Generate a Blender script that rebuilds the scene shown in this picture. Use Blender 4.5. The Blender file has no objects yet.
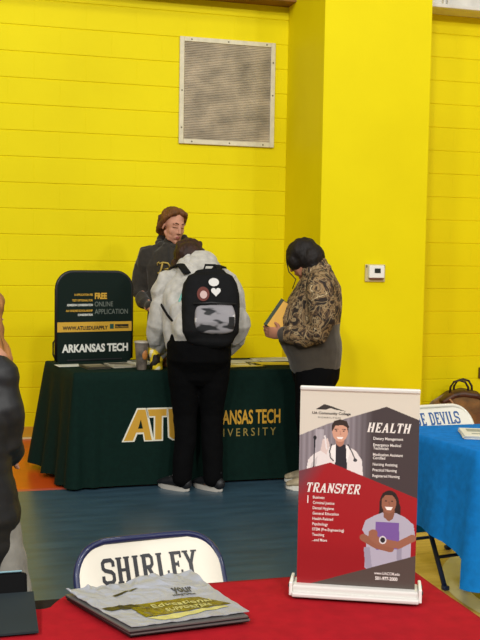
import bpy, bmesh, math, random
import numpy as np
from mathutils import Vector, Matrix, noise
random.seed(7)
PI = math.pi
scn = bpy.context.scene
COL = scn.collection

# ------------------------------------------------------------------ materials
def lin(c):
    return tuple(((v/255)/12.92 if v/255 <= .04045 else ((v/255+.055)/1.055)**2.4) for v in c) + (1,)
MATS = {}
def mat(name, rgb, rough=.6, metal=0, spec=.5, bump=0, bscale=60, var=0, vscale=6, coat=0, sheen=0, stretch=(1,1,1)):
    if name in MATS: return MATS[name]
    m = bpy.data.materials.new(name); m.use_nodes = True
    nt = m.node_tree; b = nt.nodes['Principled BSDF']
    b.inputs['Base Color'].default_value = lin(rgb)
    b.inputs['Roughness'].default_value = rough; b.inputs['Metallic'].default_value = metal
    b.inputs['Specular IOR Level'].default_value = spec
    b.inputs['Coat Weight'].default_value = coat
    b.inputs['Sheen Weight'].default_value = sheen
    tc = nt.nodes.new('ShaderNodeTexCoord'); mp = nt.nodes.new('ShaderNodeMapping')
    mp.inputs['Scale'].default_value = stretch
    nt.links.new(tc.outputs['Object'], mp.inputs['Vector'])
    if var:
        n = nt.nodes.new('ShaderNodeTexNoise'); n.inputs['Scale'].default_value = vscale; n.inputs['Detail'].default_value = 5
        r = nt.nodes.new('ShaderNodeValToRGB')
        lo = [max(0, c*(1-var)) for c in rgb]; hi = [min(255, c*(1+var)) for c in rgb]
        r.color_ramp.elements[0].color = lin(lo); r.color_ramp.elements[1].color = lin(hi)
        r.color_ramp.elements[0].position = .3; r.color_ramp.elements[1].position = .7
        nt.links.new(mp.outputs[0], n.inputs['Vector']); nt.links.new(n.outputs['Fac'], r.inputs['Fac'])
        nt.links.new(r.outputs['Color'], b.inputs['Base Color'])
    if bump:
        n2 = nt.nodes.new('ShaderNodeTexNoise'); n2.inputs['Scale'].default_value = bscale; n2.inputs['Detail'].default_value = 4
        bp = nt.nodes.new('ShaderNodeBump'); bp.inputs['Strength'].default_value = bump; bp.inputs['Distance'].default_value = .01
        nt.links.new(mp.outputs[0], n2.inputs['Vector'])
        nt.links.new(n2.outputs['Fac'], bp.inputs['Height']); nt.links.new(bp.outputs['Normal'], b.inputs['Normal'])
    MATS[name] = m
    return m

# ------------------------------------------------------------------ objects
def link(name, me, mats=None, parent=None, smooth=False, loc=None, rot=None):
    o = bpy.data.objects.new(name, me); COL.objects.link(o)
    if mats is not None:
        for m in (mats if isinstance(mats, (list, tuple)) else [mats]): me.materials.append(m)
    if smooth:
        me.polygons.foreach_set('use_smooth', [True]*len(me.polygons))
    if parent is not None: o.parent = parent
    if loc is not None: o.location = loc
    if rot is not None: o.rotation_euler = rot
    return o
def tag(o, label=None, cat=None, group=None, kind=None):
    if label: o['label'] = label
    if cat: o['category'] = cat
    if group: o['group'] = group
    if kind: o['kind'] = kind
    return o
def thing(name, label, cat, loc=(0,0,0), rz=0, group=None, rot=None):
    o = bpy.data.objects.new(name, None); COL.objects.link(o)
    o.location = loc; o.rotation_euler = rot if rot else (0,0,rz)
    o.empty_display_size = .1
    return tag(o, label, cat, group)

class MB:
    """collects simple shapes into one mesh"""
    def __init__(s): s.bm = bmesh.new(); s.mi = 0
    def _new(s, f0):
        for f in list(s.bm.faces)[f0:]: f.material_index = s.mi
    def box(s, c, d, rot=None, bev=0, seg=2):
        b = bmesh.new(); bmesh.ops.create_cube(b, size=1)
        bmesh.ops.scale(b, vec=d, verts=b.verts)
        if bev: bmesh.ops.bevel(b, geom=list(b.edges), offset=bev, segments=seg, affect='EDGES', profile=.5)
        if rot is not None: bmesh.ops.rotate(b, cent=(0,0,0), matrix=rot, verts=b.verts)
        bmesh.ops.translate(b, vec=c, verts=b.verts)
        s.merge(b); return s
    def merge(s, b):
        me = bpy.data.meshes.new('t'); b.to_mesh(me); b.free()
        n = len(s.bm.faces); s.bm.from_mesh(me); s.bm.faces.ensure_lookup_table()
        for f in s.bm.faces[n:]: f.material_index = s.mi
        bpy.data.meshes.remove(me)
    def poly(s, pts, flip=False):
        vs = [s.bm.verts.new(p) for p in (reversed(pts) if flip else pts)]
        f = s.bm.faces.new(vs); f.material_index = s.mi; return s
    def prism(s, pts, vec):
        """closed polygon (list of 3d) pushed along vec"""
        vec = Vector(vec); n = len(pts)
        a = [s.bm.verts.new(p) for p in pts]; b = [s.bm.verts.new(Vector(p)+vec) for p in pts]
        fs = [s.bm.faces.new(a), s.bm.faces.new(list(reversed(b)))]
        for i in range(n): fs.append(s.bm.faces.new([a[(i+1)%n], a[i], b[i], b[(i+1)%n]]))
        for f in fs: f.material_index = s.mi
        return s
    def loft(s, pts, rad, side=(1,0,0), n=16, cap=True, power=2.0):
        """tube through pts with (a,b) half axes; a lies along side; round ends"""
        P = [Vector(p) for p in pts]; R = [(r, r) if not isinstance(r, (tuple, list)) else tuple(r) for r in rad]
        if cap:
            q0, q1 = [], []; T0 = (P[0]-P[1]).normalized(); T1 = (P[-1]-P[-2]).normalized()
            for k in (.95, .7, .38):
                c = math.sqrt(1-k*k)
                m0 = min(R[0]); m1 = min(R[-1])
                q0.append((P[0]+T0*m0*k, (R[0][0]*c, R[0][1]*c))); q1.append((P[-1]+T1*m1*k, (R[-1][0]*c, R[-1][1]*c)))
            q1.reverse()
            P = [q[0] for q in q0]+P+[q[0] for q in q1]; R = [q[1] for q in q0]+R+[q[1] for q in q1]
        side = Vector(side); rings = []
        for i, p in enumerate(P):
            t = (P[min(i+1, len(P)-1)]-P[max(i-1, 0)]).normalized()
            u = side - t*side.dot(t)
            if u.length < 1e-3: u = t.orthogonal()
            u.normalize(); v = t.cross(u); ring = []
            for k in range(n):
                a = 2*PI*k/n; ca, sa = math.cos(a), math.sin(a)
                e = 2/power
                ca = math.copysign(abs(ca)**e, ca); sa = math.copysign(abs(sa)**e, sa)
                ring.append(s.bm.verts.new(p+u*ca*R[i][0]+v*sa*R[i][1]))
            rings.append(ring)
        for a, b in zip(rings, rings[1:]):
            for k in range(n): s.bm.faces.new([a[k], a[(k+1)%n], b[(k+1)%n], b[k]]).material_index = s.mi
        s.bm.faces.new(list(reversed(rings[0]))).material_index = s.mi; s.bm.faces.new(rings[-1]).material_index = s.mi
        return s
    def tube(s, pts, r, n=10): return s.loft(pts, [r]*len(pts), side=(.3,.2,.93), n=n, cap=False)
    def ell(s, c, r, rot=None, seg=16):
        b = bmesh.new(); bmesh.ops.create_uvsphere(b, u_segments=seg, v_segments=max(8, seg//2+2), radius=1)
        bmesh.ops.scale(b, vec=r, verts=b.verts)
        if rot is not None: bmesh.ops.rotate(b, cent=(0,0,0), matrix=rot, verts=b.verts)
        bmesh.ops.translate(b, vec=c, verts=b.verts); s.merge(b); return s
    def lathe(s, prof, c=(0,0,0), n=24):
        rings = [[s.bm.verts.new((c[0]+r*math.cos(2*PI*k/n), c[1]+r*math.sin(2*PI*k/n), c[2]+z)) for k in range(n)] for r, z in prof]
        for a, b in zip(rings, rings[1:]):
            for k in range(n): s.bm.faces.new([a[k], a[(k+1)%n], b[(k+1)%n], b[k]]).material_index = s.mi
        s.bm.faces.new(list(reversed(rings[0]))); s.bm.faces.new(rings[-1]); return s
    def xf(s, m): bmesh.ops.transform(s.bm, matrix=m, verts=s.bm.verts); return s
    def build(s, name, mats, parent=None, smooth=False, **k):
        bmesh.ops.recalc_face_normals(s.bm, faces=s.bm.faces)
        me = bpy.data.meshes.new(name); s.bm.to_mesh(me); s.bm.free()
        return link(name, me, mats, parent, smooth, **k)

def fuse(mb, voxel=.006, smooth=3, disp=None):
    """voxel union of every closed shape in mb -> one continuous mesh"""
    me = bpy.data.meshes.new('t'); mb.bm.to_mesh(me); mb.bm.free()
    o = bpy.data.objects.new('t', me); COL.objects.link(o)
    m = o.modifiers.new('r', 'REMESH'); m.mode = 'VOXEL'; m.voxel_size = voxel
    if smooth:
        m = o.modifiers.new('s', 'SMOOTH'); m.iterations = smooth; m.factor = .5
    dg = bpy.context.evaluated_depsgraph_get(); dg.update()
    res = bpy.data.meshes.new_from_object(o.evaluated_get(dg))
    bpy.data.objects.remove(o); bpy.data.meshes.remove(me)
    if disp:
        nrm = [v.normal.copy() for v in res.vertices]
        for v, nn in zip(res.vertices, nrm): v.co = v.co + nn*disp(v.co)
    res.polygons.foreach_set('use_smooth', [True]*len(res.polygons))
    return res
def paint_faces(me, fn):
    for p in me.polygons: p.material_index = fn(p.center)

# ------------------------------------------------------------------ lettering
def text(name, s, size, m, parent, loc, rot, sx=1, bold=0, align='LEFT', shear=0, space=1, depth=.0004, line=1):
    c = bpy.data.curves.new('t', 'FONT'); c.body = s; c.size = size; c.offset = bold; c.align_x = align
    c.shear = shear; c.space_character = space; c.extrude = depth; c.resolution_u = 3; c.space_line = line
    o = bpy.data.objects.new('t', c); COL.objects.link(o)
    dg = bpy.context.evaluated_depsgraph_get(); dg.update()
    me = bpy.data.meshes.new_from_object(o.evaluated_get(dg)); bpy.data.objects.remove(o)
    me.transform(Matrix.Diagonal((sx, 1, 1, 1)))
    return link(name, me, m, parent, loc=loc, rot=rot)
# slab-serif letters: strokes (points, thickness factor); box height 1
T_, t_ = .2, .12
SLAB = {
 'S': (.66, [([(.60,.70),(.60,.84),(.50,.93),(.18,.93),(.08,.84),(.08,.64),(.18,.55),(.48,.47),(.58,.37),(.58,.17),(.48,.07),(.16,.07),(.06,.17),(.06,.32)], .155)], []),
 'H': (.80, [([(.2,0),(.2,1)],T_),([(.6,0),(.6,1)],T_),([(.2,.5),(.6,.5)],t_)], [(.2,0),(.2,1),(.6,0),(.6,1)]),
 'I': (.40, [([(.2,0),(.2,1)],T_)], [(.2,0),(.2,1)]),
 'R': (.74, [([(.2,0),(.2,1)],T_),([(.2,.95),(.5,.95),(.6,.85),(.6,.6),(.5,.5),(.2,.5)],.14),([(.38,.5),(.62,.05)],.17)], [(.2,0),(.2,1),(.64,0)]),
 'L': (.66, [([(.2,0),(.2,1)],T_),([(.2,.06),(.6,.06)],.13),([(.6,0),(.6,.28)],.1)], [(.2,0),(.2,1)]),
 'E': (.68, [([(.2,0),(.2,1)],T_),([(.2,.06),(.6,.06)],.13),([(.2,.94),(.6,.94)],.13),([(.2,.5),(.46,.5)],t_),([(.6,0),(.6,.26)],.1),([(.6,.74),(.6,1)],.1),([(.46,.38),(.46,.62)],.07)], [(.2,0),(.2,1)]),
 'Y': (.74, [([(.37,0),(.37,.48)],T_),([(.37,.45),(.14,.97)],.16),([(.37,.45),(.60,.97)],.15)], [(.37,0),(.14,1),(.6,1)]),
 'D': (.74, [([(.2,0),(.2,1)],T_),([(.2,.94),(.48,.94),(.62,.78),(.62,.22),(.48,.06),(.2,.06)],.15)], [(.2,0),(.2,1)]),
 'V': (.74, [([(.37,.04),(.14,.97)],.17),([(.37,.04),(.60,.97)],.14)], [(.14,1),(.6,1)]),
 'A': (.80, [([(.40,.96),(.16,.03)],.12),([(.40,.96),(.64,.03)],.19),([(.25,.32),(.56,.32)],.1)], [(.15,0),(.64,0)]),
 'T': (.70, [([(.35,0),(.35,1)],T_),([(.05,.94),(.65,.94)],.13),([(.07,.72),(.07,1)],.08),([(.63,.72),(.63,1)],.08)], [(.35,0)]),
 'N': (.80, [([(.18,0),(.18,1)],.13),([(.62,0),(.62,1)],.13),([(.18,.97),(.62,.03)],.19)], [(.18,0),(.18,1),(.62,1)]),
 'F': (.64, [([(.2,0),(.2,1)],T_),([(.2,.94),(.58,.94)],.13),([(.2,.5),(.44,.5)],t_),([(.58,.74),(.58,1)],.1),([(.44,.38),(.44,.62)],.07)], [(.2,0),(.2,1)]),
 'B': (.74, [([(.2,0),(.2,1)],T_),([(.2,.94),(.48,.94),(.58,.86),(.58,.62),(.48,.52),(.2,.52)],.13),([(.48,.52),(.62,.42),(.62,.16),(.5,.06),(.2,.06)],.14)], [(.2,0),(.2,1)]),
 'U': (.78, [([(.18,1),(.18,.2),(.3,.06),(.5,.06),(.62,.2),(.62,1)],.17)], [(.18,1),(.62,1)]),
 ' ': (.4, [], [])}
def slab_text(name, s, h, m, parent, loc, rot, sx=1, shear=0, serif=.15, gap=.04, th=.0008, mapz=None):
    mb = MB(); x = 0
    def seg(p, q, w):
        p = Vector((p[0], p[1])); q = Vector((q[0], q[1])); d = (q-p)
        if d.length < 1e-6: return
        d.normalize(); nn = Vector((-d.y, d.x))*w/2
        quad = [p-nn, q-nn, q+nn, p+nn]
        mb.prism([((x+c.x+shear*c.y)*h*sx, c.y*h, 0) for c in quad], (0, 0, th))
    for ch in s:
        w, strokes, serifs = SLAB[ch]
        for pts, tk in strokes:
            for a, b in zip(pts, pts[1:]):
                a = Vector(a); b = Vector(b); e = (b-a).normalized()*tk*.18
                seg(a-e if len(pts) > 2 else a, b+e if len(pts) > 2 else b, tk)
        for (sxp, syp) in serifs:
            yy = .035 if syp == 0 else .965
            seg((sxp-serif, yy), (sxp+serif, yy), .07)
        x += w+gap
    W = x*h*sx
    if mapz:
        bmesh.ops.subdivide_edges(mb.bm, edges=[e for e in mb.bm.edges if e.calc_length() > h*.3], cuts=2)
        for v in mb.bm.verts: v.co = mapz(v.co, W)
    o = mb.build(name, m, parent, loc=loc, rot=rot)
    return o, W
def rz(a): return Matrix.Rotation(a, 3, 'Z')
def place(T, th, p): return Vector(T)+rz(th)@Vector(p)
# ------------------------------------------------------------------ camera
YAW, PITCH, ROLL = .27938, .06641, .01661
H_CAM = 1.5052
F = Vector((math.sin(YAW)*math.cos(PITCH), math.cos(YAW)*math.cos(PITCH), -math.sin(PITCH)))
R0 = Vector((math.cos(YAW), -math.sin(YAW), 0)); U0 = R0.cross(F)
R1 = R0*math.cos(ROLL)+U0*math.sin(ROLL); U1 = U0*math.cos(ROLL)-R0*math.sin(ROLL)
cam = bpy.data.cameras.new('camera'); co = bpy.data.objects.new('camera', cam); COL.objects.link(co)
M = Matrix((R1, U1, -F)).transposed().to_4x4(); M.translation = (0, 0, H_CAM); co.matrix_world = M
cam.sensor_fit = 'VERTICAL'; cam.sensor_height = 36; cam.lens = 1000/640*36; cam.clip_end = 100; cam.clip_start = .05
scn.camera = co

# ------------------------------------------------------------------ setting
WY = 8.09      # back wall plane
def wall_mat(name, brick):
    m = bpy.data.materials.new(name); m.use_nodes = True; nt = m.node_tree; b = nt.nodes['Principled BSDF']
    b.inputs['Roughness'].default_value = .55; b.inputs['Specular IOR Level'].default_value = .12
    tc = nt.nodes.new('ShaderNodeTexCoord')
    n = nt.nodes.new('ShaderNodeTexNoise'); n.inputs['Scale'].default_value = 1.3; n.inputs['Detail'].default_value = 6
    nt.links.new(tc.outputs['Object'], n.inputs['Vector'])
    r = nt.nodes.new('ShaderNodeValToRGB'); r.color_ramp.elements[0].position = .3; r.color_ramp.elements[1].position = .7
    r.color_ramp.elements[0].color = lin((228, 210, 2)); r.color_ramp.elements[1].color = lin((236, 219, 5))
    nt.links.new(n.outputs['Fac'], r.inputs['Fac']); nt.links.new(r.outputs['Color'], b.inputs['Base Color'])
    n2 = nt.nodes.new('ShaderNodeTexNoise'); n2.inputs['Scale'].default_value = 140; n2.inputs['Detail'].default_value = 3
    nt.links.new(tc.outputs['Object'], n2.inputs['Vector'])
    bp = nt.nodes.new('ShaderNodeBump'); bp.inputs['Strength'].default_value = .12; bp.inputs['Distance'].default_value = .004
    nt.links.new(n2.outputs['Fac'], bp.inputs['Height']); last = bp
    if brick:
        sp = nt.nodes.new('ShaderNodeSeparateXYZ'); cb = nt.nodes.new('ShaderNodeCombineXYZ')
        nt.links.new(tc.outputs['Object'], sp.inputs[0]); nt.links.new(sp.outputs['X'], cb.inputs['X']); nt.links.new(sp.outputs['Z'], cb.inputs['Y'])
        br = nt.nodes.new('ShaderNodeTexBrick'); br.inputs['Scale'].default_value = 1
        br.inputs['Brick Width'].default_value = .4064; br.inputs['Row Height'].default_value = .2032
        br.inputs['Mortar Size'].default_value = .0035; br.inputs['Mortar Smooth'].default_value = .6
        nt.links.new(cb.outputs[0], br.inputs['Vector'])
        inv = nt.nodes.new('ShaderNodeMath'); inv.operation = 'SUBTRACT'; inv.inputs[0].default_value = 1
        nt.links.new(br.outputs['Fac'], inv.inputs[1])
        b2 = nt.nodes.new('ShaderNodeBump'); b2.inputs['Strength'].default_value = .35; b2.inputs['Distance'].default_value = .004
        nt.links.new(inv.outputs[0], b2.inputs['Height']); nt.links.new(bp.outputs['Normal'], b2.inputs['Normal']); last = b2
    nt.links.new(last.outputs['Normal'], b.inputs['Normal'])
    return m
WALLM = wall_mat('yellow_painted_block', True); PILM = wall_mat('yellow_painted_plaster', False)
mb = MB()
CH = .2032; prof = []
for k in range(30):
    z = k*CH
    prof += [(WY, z+.006), (WY, z+CH-.006), (WY+.005, z+CH-.003), (WY+.005, z+CH+.002)]
prof = [(WY, 0)]+prof
X0, X1 = -7, 12
va = [mb.bm.verts.new((X0, y, z)) for y, z in prof]; vb = [mb.bm.verts.new((X1, y, z)) for y, z in prof]
for i in range(len(prof)-1): mb.bm.faces.new([va[i], vb[i], vb[i+1], va[i+1]])
ct, cb_ = [mb.bm.verts.new((x, WY+.2, prof[-1][1])) for x in (X0, X1)], [mb.bm.verts.new((x, WY+.2, 0)) for x in (X0, X1)]
mb.bm.faces.new([va[-1], vb[-1], ct[1], ct[0]]); mb.bm.faces.new([ct[0], ct[1], cb_[1], cb_[0]]); mb.bm.faces.new([cb_[0], cb_[1], vb[0], va[0]])
tag(mb.build('wall_back', WALLM), kind='structure')
mb = MB(); mb.box(((2.70+3.59)/2, (7.22+WY)/2, 3.05), (.89, WY-7.22, 6.1), bev=.006)
tag(mb.build('wall_pilaster', PILM), kind='structure')
# painted base band and white edging
mb = MB()
for a, b in ((-7, 2.695), (3.595, 12)): mb.box(((a+b)/2, WY-.006, .05), (b-a, .012, .09), bev=.003)
mb.box((3.145, 7.214, .05), (.89, .012, .09), bev=.003)
tag(mb.build('baseboard_back', mat('base_paint', (205, 150, 20), .5)), kind='structure')
mb = MB(); mb.box((-2.15, WY-.03, .006), (9.69, .03, .012))
tag(mb.build('trim_1', mat('white_strip', (230, 215, 160), .5)), kind='structure')
# ledges over the wall
mb = MB(); mb.box((-2.16, WY-.10, 4.025), (9.72, .20, .92)); 
tag(mb.build('trim_2', mat('ledge_shade_brown', (120, 80, 25), .7, var=.2)), kind='structure')  # dark brown puts the shade beneath the ledge into its colour
mb = MB(); mb.box((7.8, WY-.10, 4.075), (8.42, .20, .92), bev=.01)
for x in (4.02, 4.06, 5.2, 5.24, 6.4): mb.box((x, WY-.21, 4.09), (.018, .03, .88))
mb.box((7.8, WY-.215, 3.635), (8.42, .05, .035), bev=.008)
tag(mb.build('trim_3', mat('white_ledge', (215, 212, 205), .5, var=.05)), kind='structure')

# floor: wood court, painted borders, line work (all one mesh, paint a hair above the wood)
def wood():
    m = bpy.data.materials.new('court_wood'); m.use_nodes = True; nt = m.node_tree; b = nt.nodes['Principled BSDF']
    b.inputs['Roughness'].default_value = .4
    tc = nt.nodes.new('ShaderNodeTexCoord'); mp = nt.nodes.new('ShaderNodeMapping'); mp.inputs['Scale'].default_value = (1, 16, 1)
    n = nt.nodes.new('ShaderNodeTexNoise'); n.inputs['Scale'].default_value = 2.5; n.inputs['Detail'].default_value = 6
    r = nt.nodes.new('ShaderNodeValToRGB'); r.color_ramp.elements[0].position = .3; r.color_ramp.elements[1].position = .7
    r.color_ramp.elements[0].color = lin((202, 164, 78)); r.color_ramp.elements[1].color = lin((224, 188, 98))
    nt.links.new(tc.outputs['Object'], mp.inputs[0]); nt.links.new(mp.outputs[0], n.inputs['Vector'])
    nt.links.new(n.outputs['Fac'], r.inputs['Fac']); nt.links.new(r.outputs['Color'], b.inputs['Base Color'])
    return m
BLUEP = mat('blue_floor_paint', (54, 78, 92), .3, var=.10, vscale=3, bump=.04, bscale=12, stretch=(1, 5, 1))
mb = MB()
mb.box((2.5, 2.5, -.05), (19, 13.2, .1))                         # wood
mb.mi = 1                                                        # orange border along the wall
mb.prism([(-7, 6.335, .001), (12, 6.335, .001), (12, 8.088, .001), (-7, 8.088, .001)], (0, 0, .0006))
mb.mi = 2                                                        # blue out-of-bounds
mb.prism([(-7, -4, .001), (-.6, -4, .001), (1.39, 2.9, .001), (1.70, 4.0, .001), (2.35, 6.285, .001), (-7, 6.285, .001)], (0, 0, .0006))
mb.mi = 3                                                        # thin red line between
mb.prism([(-7, 6.285, .0012), (12, 6.285, .0012), (12, 6.335, .0012), (-7, 6.335, .0012)], (0, 0, .0006))
mb.mi = 4                                                        # white circle
cx, cy, ro, ri = 2.97, 3.83, .84, .745
N = 96
for k in range(N):
    a, b = 2*PI*k/N, 2*PI*(k+1)/N
    mb.poly([(cx+ri*math.cos(a), cy+ri*math.sin(a), .0022), (cx+ro*math.cos(a), cy+ro*math.sin(a), .0022), (cx+ro*math.cos(b), cy+ro*math.sin(b), .0022), (cx+ri*math.cos(b), cy+ri*math.sin(b), .0022)])
mb.mi = 5
mb.poly([(cx+ri*math.cos(2*PI*k/N), cy+ri*math.sin(2*PI*k/N), .0020) for k in range(N)])
tag(mb.build('floor', [wood(), mat('orange_floor', (196, 74, 22), .3, var=.06), BLUEP, mat('red_line', (190, 84, 70), .4),
    mat('white_line', (222, 214, 170), .35), mat('olive_paint', (84, 80, 44), .3, var=.1)]), kind='structure')

# ------------------------------------------------------------------ wall fittings
g = thing('wall_vent', 'square louvred grey vent in a white screwed frame high on the yellow wall', 'vent', (2.178, WY, 2.395))
w, h, t = .815, .863, .038
mb = MB()
for x in (-w/2+t/2, w/2-t/2): mb.box((x, -.012, h/2), (t, .024, h), bev=.004)
for z in (t/2, h-t/2): mb.box((0, -.012, z), (w-2*t, .024, t), bev=.004)
mb.build('frame', mat('vent_frame', (214, 206, 178), .5, var=.04, vscale=20), g)
mb = MB(); mb.box((0, -.003, h/2), (w-2*t, .006, h-2*t))
n = 58
for k in range(n):
    mb.box((0, -.011, t+.006+(h-2*t-.012)*k/(n-1)), (w-2*t, .010, .0065), rot=Matrix.Rotation(.5, 3, 'X'))
vm = mat('vent_grille', (188, 176, 156), .75, var=.16, vscale=5, stretch=(1, 1, 1.4))
mb.build('grille', vm, g)
for x, z in [(-.3, .02), (.02, .02), (.31, .02), (-.31, h-.02), (0, h-.02), (.33, h-.02), (-w/2+.02, .43), (w/2-.02, .43), (w/2-.02, .7), (-w/2+.02, .13)]:
    MB().lathe([(.0, 0), (.007, 0), (.006, .003), (0, .004)], n=10).xf(Matrix.Rotation(PI/2, 4, 'X')).build('screw', mat('screw_metal', (110, 100, 80), .5, .5), g, loc=(x, -.024, z))

g = thing('thermostat', 'small white thermostat with dark display on the yellow pilaster', 'thermostat', (3.157, 7.22, 1.302))
MB().box((0, -.008, .068), (.168, .016, .136), bev=.006).build('back_plate', mat('thermo_beige', (200, 185, 130), .5), g)
MB().box((.004, -.024, .079), (.128, .034, .098), bev=.006).build('housing', mat('thermo_white', (238, 236, 228), .4), g)
MB().box((.008, -.042, .087), (.05, .004, .036), bev=.001).build('display', mat('lcd_dark', (34, 40, 36), .3), g)
MB().box((.004, -.026, .024), (.116, .026, .006)).build('seam', mat('thermo_seam', (120, 60, 40), .6), g)
for x in (-.074, .074): MB().box((x, -.018, .120), (.006, .008, .018), bev=.001).build('clip', mat('black_plastic', (22, 22, 24), .45), g)

g = thing('outlet_box', 'brown outlet box low on the yellow wall at the right edge', 'outlet', (4.645, WY, .41))
MB().box((0, -.012, .05), (.13, .024, .10), bev=.006).build('cover', mat('outlet_brown', (84, 56, 20), .5), g)
for x in (-.03, .03):
    MB().box((x, -.026, .05), (.034, .006, .05), bev=.002).build('socket', mat('outlet_dark', (50, 34, 16), .5), g)
# ------------------------------------------------------------------ tables and cloths
WHITE = mat('white_plastic', (236, 234, 228), .35)
BLACK = mat('black_plastic', (22, 22, 24), .45)
def folding_table(label, cx, cy, lx, ly, group=None, top_rgb=(52, 44, 44), h=.74, legs=True, inset=.3, foot=.26):
    g = thing('folding_table', label, 'table', (cx, cy, 0), group=group)
    MB().box((0, 0, h-.018), (lx, ly, .034), bev=.008).build('tabletop', mat('tabletop_%d' % top_rgb[0], top_rgb, .8, spec=.15), g)
    lm = mat('table_leg_black', (24, 24, 27), .4, .3)
    for sx in (-1, 1):
        x = sx*(lx/2-inset)
        for sy in (-1, 1):
            l = MB().tube([(x, sy*foot, h-.04), (x, sy*foot, .012)], .013).build('leg', lm, g, smooth=True)
            MB().lathe([(.017, 0), (.018, .05), (.014, .055)], (x, sy*foot, 0), n=12).build('foot_cap', mat('cap_grey', (120, 118, 110), .5), l)
        MB().tube([(x, -foot, .16), (x, foot, .16)], .009).tube([(x, -foot, .30), (x, foot, .30)], .009).build('crossbar', lm, g, smooth=True)
    return g

def cloth(name, label, cat, C, ztop, zb, off, m, r=.02, rows=14, per=70):
    """C corners ccw from front-left; zb(e,f) hem height; off(e,f,t) push outward"""
    C = [Vector((c[0], c[1])) for c in C]; P = []
    n = len(C)
    for i in range(n):
        a, b = C[i], C[(i+1)%n]; d = (b-a).normalized(); nn = Vector((d.y, -d.x))
        pd = (a-C[i-1]).normalized(); pn = Vector((pd.y, -pd.x))
        for k in range(5):
            q = (pn*(1-k/5)+nn*(k/5)).normalized(); P.append((a+d*r-pd*r-(-q*r), q, i, 0.0))
        for k in range(per):
            f = k/per; L = (b-a).length
            P.append((a+d*(r+(L-2*r)*f)-Vector((0, 0))+nn*0, nn, i, f))
    # inner top outline so the edge is soft
    mb = MB(); rings = []
    ctr = sum(C, Vector((0, 0)))/n
    for j in range(-1, rows+1):
        ring = []
        for p, q, e, f in P:
            if j == -1: x = p-q*.012; z = ztop
            else:
                t = j/rows; o = off(e, f, t); x = p+q*(o+(.0 if j else -.002)); z = (ztop-.007)*(1-t)+zb(e, f)*t
                if j == 0: z = ztop-.004
            ring.append(mb.bm.verts.new((x.x, x.y, z)))
        rings.append(ring)
    N = len(P)
    for a, b in zip(rings, rings[1:]):
        for k in range(N): mb.bm.faces.new([a[k], b[k], b[(k+1)%N], a[(k+1)%N]])
    mb.bm.faces.new(rings[0])
    o = mb.build(name, m, smooth=True)
    tag(o, label, cat)
    return o
FABG = mat('green_cloth', (9, 32, 26), .85, spec=.12, var=.08, vscale=40, bump=.15, bscale=9)
folding_table('folding table under the dark green cloth, near the yellow wall', 1.53, 6.62, 1.62, .68)
def goff(e, f, t):
    if e == 0:      # front: tight, folds only by the left corner
        k = max(0, 1-f/.16)
        return t*(.012+.045*k*(.55+.45*math.cos(f*95)))+.0
    if e == 3:      # left end, runs from back corner to front corner
        return t*(.035+.075*(1-f)*.9)+t*.028*math.sin(f*17+.6)+t*.04*max(0, (f-.8)/.2)
    return t*.02*(1+math.sin(f*30))
def gzb(e, f):
    if e == 3: return .05-.035*f+.01*math.sin(f*14)
    return .018
cloth('tablecloth', 'dark green cloth with a gold logo covering the college recruitment table', 'tablecloth',
      [(.72, 6.25), (2.40, 6.25), (2.40, 6.99), (.60, 6.97)], .746, gzb, goff, FABG)
gt = [o for o in COL.objects if o.name == 'tablecloth'][0]
# gold and white lettering on its front
GOLD = mat('gold_print', (200, 150, 38), .6); CREAM = mat('cream_print', (225, 220, 200), .6); DGOLD = mat('dull_gold_print', (150, 128, 58), .7)
def gx(px, py):   # logo sketch units -> front face of the cloth
    return ((px-12)*.00194+1.03, (283-py)*.0019+.305)
A1 = [(8, 287), (58, 174), (96, 174), (118, 287), (84, 287), (79, 268), (50, 268), (42, 287)]
def lg(pts, y, m, name):
    mb = MB(); mb.prism([(gx(*p)[0], 0, gx(*p)[1]) for p in pts], (0, -.0006, 0)); mb.build(name, m, gt, loc=(0, y, 0))
def fy(z): return 6.25-.0125*(1-z/.74)-.0015
def front(o): 
    for v in o.data.vertices:
        z = v.co.z
        v.co.y += fy(z)-6.25
    return o
def flat(name, polys, mats, lift):
    mb = MB()
    for i, pts in polys:
        mb.mi = i
        q = [gx(*p) for p in pts]
        mb.prism([(a, 6.25-lift, b) for a, b in q], (0, -.0006, 0))
    front(mb.build(name, mats, gt))
A_o = [(8, 287), (58, 174), (92, 174), (116, 287), (82, 287), (78, 262), (60, 262), (50, 287)]
T_o = [(86, 174), (162, 174), (162, 207), (146, 207), (146, 287), (114, 287), (114, 207), (94, 207)]
U_o = [(158, 174), (190, 174), (190, 255), (200, 258), (212, 255), (212, 174), (244, 174), (244, 272), (226, 287), (178, 287), (162, 276)]
flat('logo_outline', [(0, A_o), (0, T_o), (0, U_o)], [CREAM], .0)
A_i = [(15, 283), (61, 179), (86, 179), (108, 283), (86, 283), (81, 256), (56, 256), (45, 283)]
A_h = [(62, 243), (71, 212), (78, 243)]
T_i = [(94, 179), (157, 179), (157, 202), (141, 202), (141, 282), (119, 282), (119, 202), (99, 202)]
U_i = [(163, 179), (185, 179), (185, 258), (198, 264), (217, 258), (217, 179), (239, 179), (239, 270), (224, 282), (180, 282), (167, 273)]
flat('logo_letters', [(0, A_i), (0, T_i), (0, U_i)], [GOLD], .0009)
flat('logo_counter', [(0, A_h)], [FABG], .0018)
front(text('lettering', 'ARKANSAS TECH', .128, GOLD, gt, (0, 0, 0), None, sx=.60, bold=.003))
front_o = [o for o in gt.children if o.name.startswith('lettering')][-1]
def stand_text(o, x, z):      # turn the flat lettering upright on the cloth
    for v in o.data.vertices:
        a = v.co.copy(); v.co = (x+a.x, fy(z+a.y)-a.z-.001, z+a.y)
for v in front_o.data.vertices: v.co.y -= fy(v.co.z)-6.25
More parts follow.
